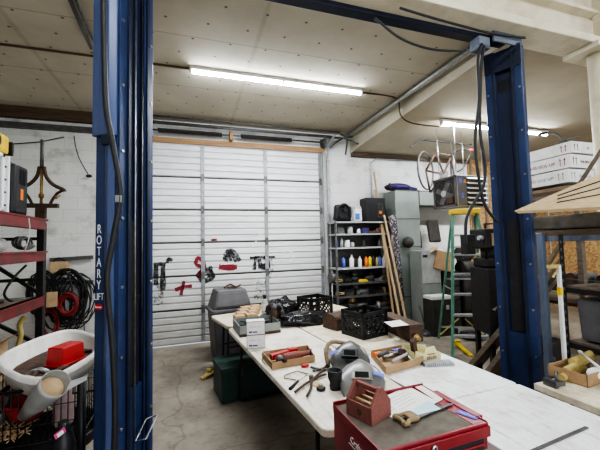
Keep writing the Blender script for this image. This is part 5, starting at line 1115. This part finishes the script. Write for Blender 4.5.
# roof of junk on rack: insulation bundle, plywood, cartons
solo(MB().b2(-.02, .36, 0, 1.05, 0, .14), 'insulation_bale', 'insul', 'mottled grey insulation slab lying on top of the slotted rack', 'insulation', (3.47, 1.65, 1.83), bevel=.02)
solo(MB().b2(-.01, .40, 0, 1.4, 0, .055), 'timber_board', 'brownwood', 'long brown board between the rack top rail and the insulation', 'board', (3.455, 1.25, 1.767))
T_, B_, U_ = PX(514, 211, 2.66), PX(618, 206, 3.40), PX(618, 166, 3.64)
U2 = T_.lerp(B_, .12)+Vector((.03, 0, .03))
solo(MB().prism([T_, B_, U_, T_.lerp(U_, .04)], (.05, 0, -.022)), 'plywood_sheet', 'ply', 'pointed pale plywood sheet tilted on top of the right rack', 'plywood')
mb = MB()
for k in (0.35, .55, .75):
    a = T_.lerp(U_, .42).lerp(T_.lerp(B_, .42), 1-k); b_ = U_.lerp(B_, 1-k); off = Vector((-.004, 0, .003)); mb.bar(a+off, b_+off, .006, .010)
o = mb.build('groove', 'dark'); pw = [q for q in COL.objects if q.name.startswith('plywood_sheet')][0]; o.parent = pw
solo(MB().bar(tuple(PX(578, 186, 3.60)), tuple(PX(608, 140, 3.66)), .05, .02), 'prop_board', 'greydwood', 'short grey board propped against the pipe column above the plywood', 'board')
pc = thing('pipe_column', 'cream painted steel pipe column supporting the roof girder', 'column', (4.03, 2.25, 0)); MB().cyl((0, 0, 0), (0, 0, 3.64), .078, seg=24).build('pipe', 'cream', pc); MB().b2(-.2, .3, -.14, .2, 3.645, 3.695).build('cap_plate', 'cream', pc, bevel=.004); MB().prism([(-.02, -.19, 3.78), (-.02, .0, 3.78), (-.02, .0, 4.4), (-.02, -.19, 4.4)], (.02, 0, 0)).build('web_stiffener', 'cream', pc); MB().b2(-.1, .1, -.1, .1, 0, .02).build('base_plate', 'cream', pc)
st = thing('tall_storage_frame', 'tall dark timber frame carrying the long white cartons at right', 'frame', (4.42, 2.7, 0))
for x, y in ((.05, .1), (.62, .1), (.05, 1.1), (.62, 1.1)): MB().b2(x-.03, x+.03, y-.03, y+.03, 0, 2.2).build('post', 'greydwood', st)
MB().b2(0, .68, .02, 1.2, 2.2, 2.25).build('platform', 'brownwood', st)
for z in (1.7, .9): MB().b2(.02, .66, .05, 1.15, z, z+.04).build('lower_platform', 'brownwood', st)
for k in range(3): solo(MB().b2(0, .60, 0, 1.05, 0, .045), 'stored_plank', ['greydwood', 'brownwood', 'wood'][k], ['lowest', 'middle', 'uppermost'][k]+' plank lying under the long white cartons', 'plank', (4.40+.03*k, 2.80+.04*k, 2.252+.05*k))
cz = PX(569, 181, 4.4).z
def longcarton(label, y, z, h, words, ink, rz=0, L=1.0, W2=.46):
    t = thing('long_carton', label, 'carton', (4.40, y, z), rz, 'long white cartons printed with arrows')
    MB().b2(0, W2, 0, L, 0, h).build('box', 'white', t, bevel=.003)
    if words: text('printed_words', words, h*.34, ink, t, (-.002, .36, h*.45), (R_(90), 0, R_(-90)), 1.1, align='CENTER')
    for yy in (.07, .12, .62): 
        mb = MB(); a = h*.2; mb.b2(-.0025, -.001, yy-.004, yy+.004, a, h*.72); mb.prism([(-.0025, yy-.014, h*.62), (-.0025, yy+.014, h*.62), (-.0025, yy, h*.8)], (.0015, 0, 0)); mb.build('printed_arrow', ink, t)
    for xx in (.05, .10):
        mb = MB(); mb.b2(xx-.004, xx+.004, -.0025, -.001, h*.2, h*.7); mb.prism([(xx-.014, -.0025, h*.62), (xx+.014, -.0025, h*.62), (xx, -.0025, h*.8)], (0, .0015, 0)); mb.build('printed_arrow', ink, t)
    text('end_words', 'THIS SIDE UP' if words else 'UP', h*.26, ink, t, (.28, -.002, h*.45), (R_(90), 0, 0), .9)
    return t
h3 = .165
longcarton('lowest long white carton printed THIS SIDE UP in grey', 2.83, cz-.01, h3, 'THIS SIDE UP', 'greyink', R_(0))
longcarton('middle long white carton printed THIS SIDE UP in maroon', 2.80, cz-.01+h3+.012, h3, 'THIS SIDE UP', 'redink', R_(1))
longcarton('topmost long white carton under the bicycle handlebar', 2.78, cz-.01+2*h3+.024, .14, '', 'redink', R_(-1))
t = thing('bent_handlebar', 'dark bent handlebar standing on top of the long white cartons', 'handlebar', (4.44, 2.9, cz+2*h3+.17)); MB().tube(smooth([(0, 0, 0), (0, .02, .06), (0, .06, .12), (-.02, .12, .16), (-.03, .20, .18)]), .012).build('bar', 'galvdk', t); MB().tube([(-.03, .17, .175), (-.035, .27, .19)], .019).build('grip', 'rubber', t); MB().tube([(0, -.06, 0.005), (.02, .1, .012), (.06, -.14, .04)], .012).build('stem', 'galvdk', t)
# middle shelf contents
simple('grey_storage_bin', 'grey plastic storage bin on the middle shelf of the slotted rack', 'bin', (3.50, 1.55, .766), 0, [('body', 'grey', lambda m: m.box((.15, .35, .2), (.32, .66, .36), taper=1.06), .01), ('rim', 'grey', lambda m: m.b2(-.02, .32, 0.0, .70, .37, .40), .004)])
simple('white_flat_box', 'white flat box on the upper shelf of the slotted rack', 'box', (3.52, 1.65, 1.286), R_(6), [('box', 'white', lambda m: m.b2(0, .2, 0, .34, 0, .06), .004)])
simple('metal_lantern', 'small grey metal canister on the upper shelf of the slotted rack', 'canister', (3.72, 2.02, 1.286), 0, [('body', 'ltgrey', lambda m: m.b2(-.05, .05, -.05, .05, 0, .18), .01), ('cap', 'galvdk', lambda m: m.b2(-.055, .055, -.055, .055, .18, .21), .005)])
for k in range(3): solo(MB().bar((0, 0, 0), (.1+.05*k, -.45, .75), .09, .03), 'leaning_plank', 'wood', ['nearest', 'middle', 'farthest'][k]+' wooden plank leaning diagonally behind the slotted rack', 'plank', (3.92+.1*k, 3.15+.12*k, .95-.2*k))
# yellow-topped stick/stand
ys = thing('welding_clamp_stand', 'tall white pole stand with yellow tape behind the low bench', 'stand', (3.56, 2.50, 0)); ys.location = (2.13*1.455, 2.13, 0)
MB().b2(-.014, .014, -.014, .014, 0, 1.50).build('pole', 'white', ys, bevel=.003); MB().b2(-.13, .014, -.012, .012, 1.48, 1.51).build('top_arm', 'yellowdull', ys); MB().b2(-.016, .016, -.016, .016, 1.24, 1.31).build('yellow_tape', 'yellow', ys)
MB().bar((0, 0, 1.47), (-.08, 0, 1.40), .012, .012).build('brace', 'yellowdull', ys); MB().b2(-.1, .1, -.1, .1, 0, .02).build('foot', 'galvdk', ys)
# low bench
bn = thing('low_bench', 'low bench with pale worn top at lower right, behind the white table', 'bench', (2.62, .8, 0), R_(2)); MB().b2(0, .80, 0, 1.22, .55, .60).build('top', 'tableB', bn, bevel=.004)
for x, y in ((.05, .05), (.75, .05), (.05, 1.17), (.75, 1.17)): MB().b2(x-.03, x+.03, y-.03, y+.03, 0, .55).build('leg', 'wood', bn)
BZ = .602
def onb(px, py, z=BZ): return PZ(px, py, z)
for k, (a, b_) in enumerate((((561, 378), (584, 368)), ((565, 371), (596, 355)), ((572, 362), (600, 349)))):
    p, q = onb(*a, BZ+.03+.03*k), onb(*b_, BZ+.03+.03*k); d2 = (q-p)
    if d2.length > .6: q = p+d2.normalized()*.6
    solo(MB().cyl(p, q, .028, seg=14), 'cardboard_tube', 'yellowdull', ['lowest and foremost', 'middle', 'rearmost'][k]+' yellow-brown tube on the low bench', 'tube')
t = thing('cardboard_tray', 'brown cardboard tray at right end of the low bench', 'tray', tuple(onb(588, 388)), R_(6)); MB().b2(0, .4, 0, .28, 0, .006).b2(0, .4, 0, .008, 0, .09).b2(0, .008, 0, .28, 0, .09).b2(0, .4, .272, .28, 0, .09).build('tray', 'card', t)
p, q = onb(580, 352, BZ+.12), onb(600, 368, BZ+.13); solo(MB().cyl(p, q, .010).ball(p, .018), 'white_hook_tool', 'white', 'white hooked rod lying over the yellow tubes on the low bench', 'rod')
solo(MB().ball((0, 0, .05), .06, (1.3, 1, .75)), 'white_cloth', 'white', 'crumpled white cloth in the cardboard tray on the low bench', 'cloth', tuple(onb(597, 380, BZ+.01)))
solo(MB().b2(-.05, .05, -.03, .03, 0, .03).cyl((0, 0, .03), (.03, .02, .09), .012).b2(-.08, -.05, -.05, .05, 0, .05), 'bench_clamp', 'galvdk', 'small dark clamp on the back corner of the low bench', 'clamp', tuple(onb(557, 385)))
# clutter behind the rack at floor level
simple('workbench', 'dark workbench loaded with machine parts far behind the slotted rack', 'workbench', (5.0, 2.9, 0), R_(0), [('top', 'brownwood', lambda m: m.b2(.3, 1.1, 0, 1.95, .85, .92), .01)]+[('leg', 'greydwood', (lambda x, y: lambda m: m.b2(x, x+.07, y, y+.07, 0, .85))(x, y), 0) for x in (.32, 1.0) for y in (.05, 1.83)])
random.seed(21)
for k in range(9):
    y = 2.98+.21*k; simple('machine_part', ['nearest', 'middle', 'farthest'][k//3]+' of the three '+['rusty', 'dark', 'grey'][k % 3]+' machine parts on the workbench behind the slotted rack', 'machine part', (5.55, y, .922), random.uniform(-.4, .4), [('body', ['rust', 'dark', 'galvdk'][k % 3], lambda m: m.box((0, 0, .1), (.26, .16, .2)).cyl((-.1, 0, .22), (.1, 0, .22), .06+.02*random.random()), .01)])
simple('stacked_bin', 'dark plastic bin on the floor behind the white pole stand', 'bin', (4.0, 2.95, 0), R_(8), [('body', 'dark', lambda m: m.box((.15, .2, .25), (.36, .5, .5), taper=1.05), .01)])
simple('grey_jug', 'grey jug on the floor behind the white pole stand', 'jug', (3.78, 2.85, .0), 0, [('body', 'grey', lambda m: m.b2(-.1, .1, -.1, .1, 0, .42), .03), ('cap', 'black', lambda m: m.cyl((0, 0, .42), (0, 0, .47), .03), 0)])
struct(MB().b2(XR-.05, XR, 3.6, YW-.1, 0, 2.4), 'trim_20', 'osb')
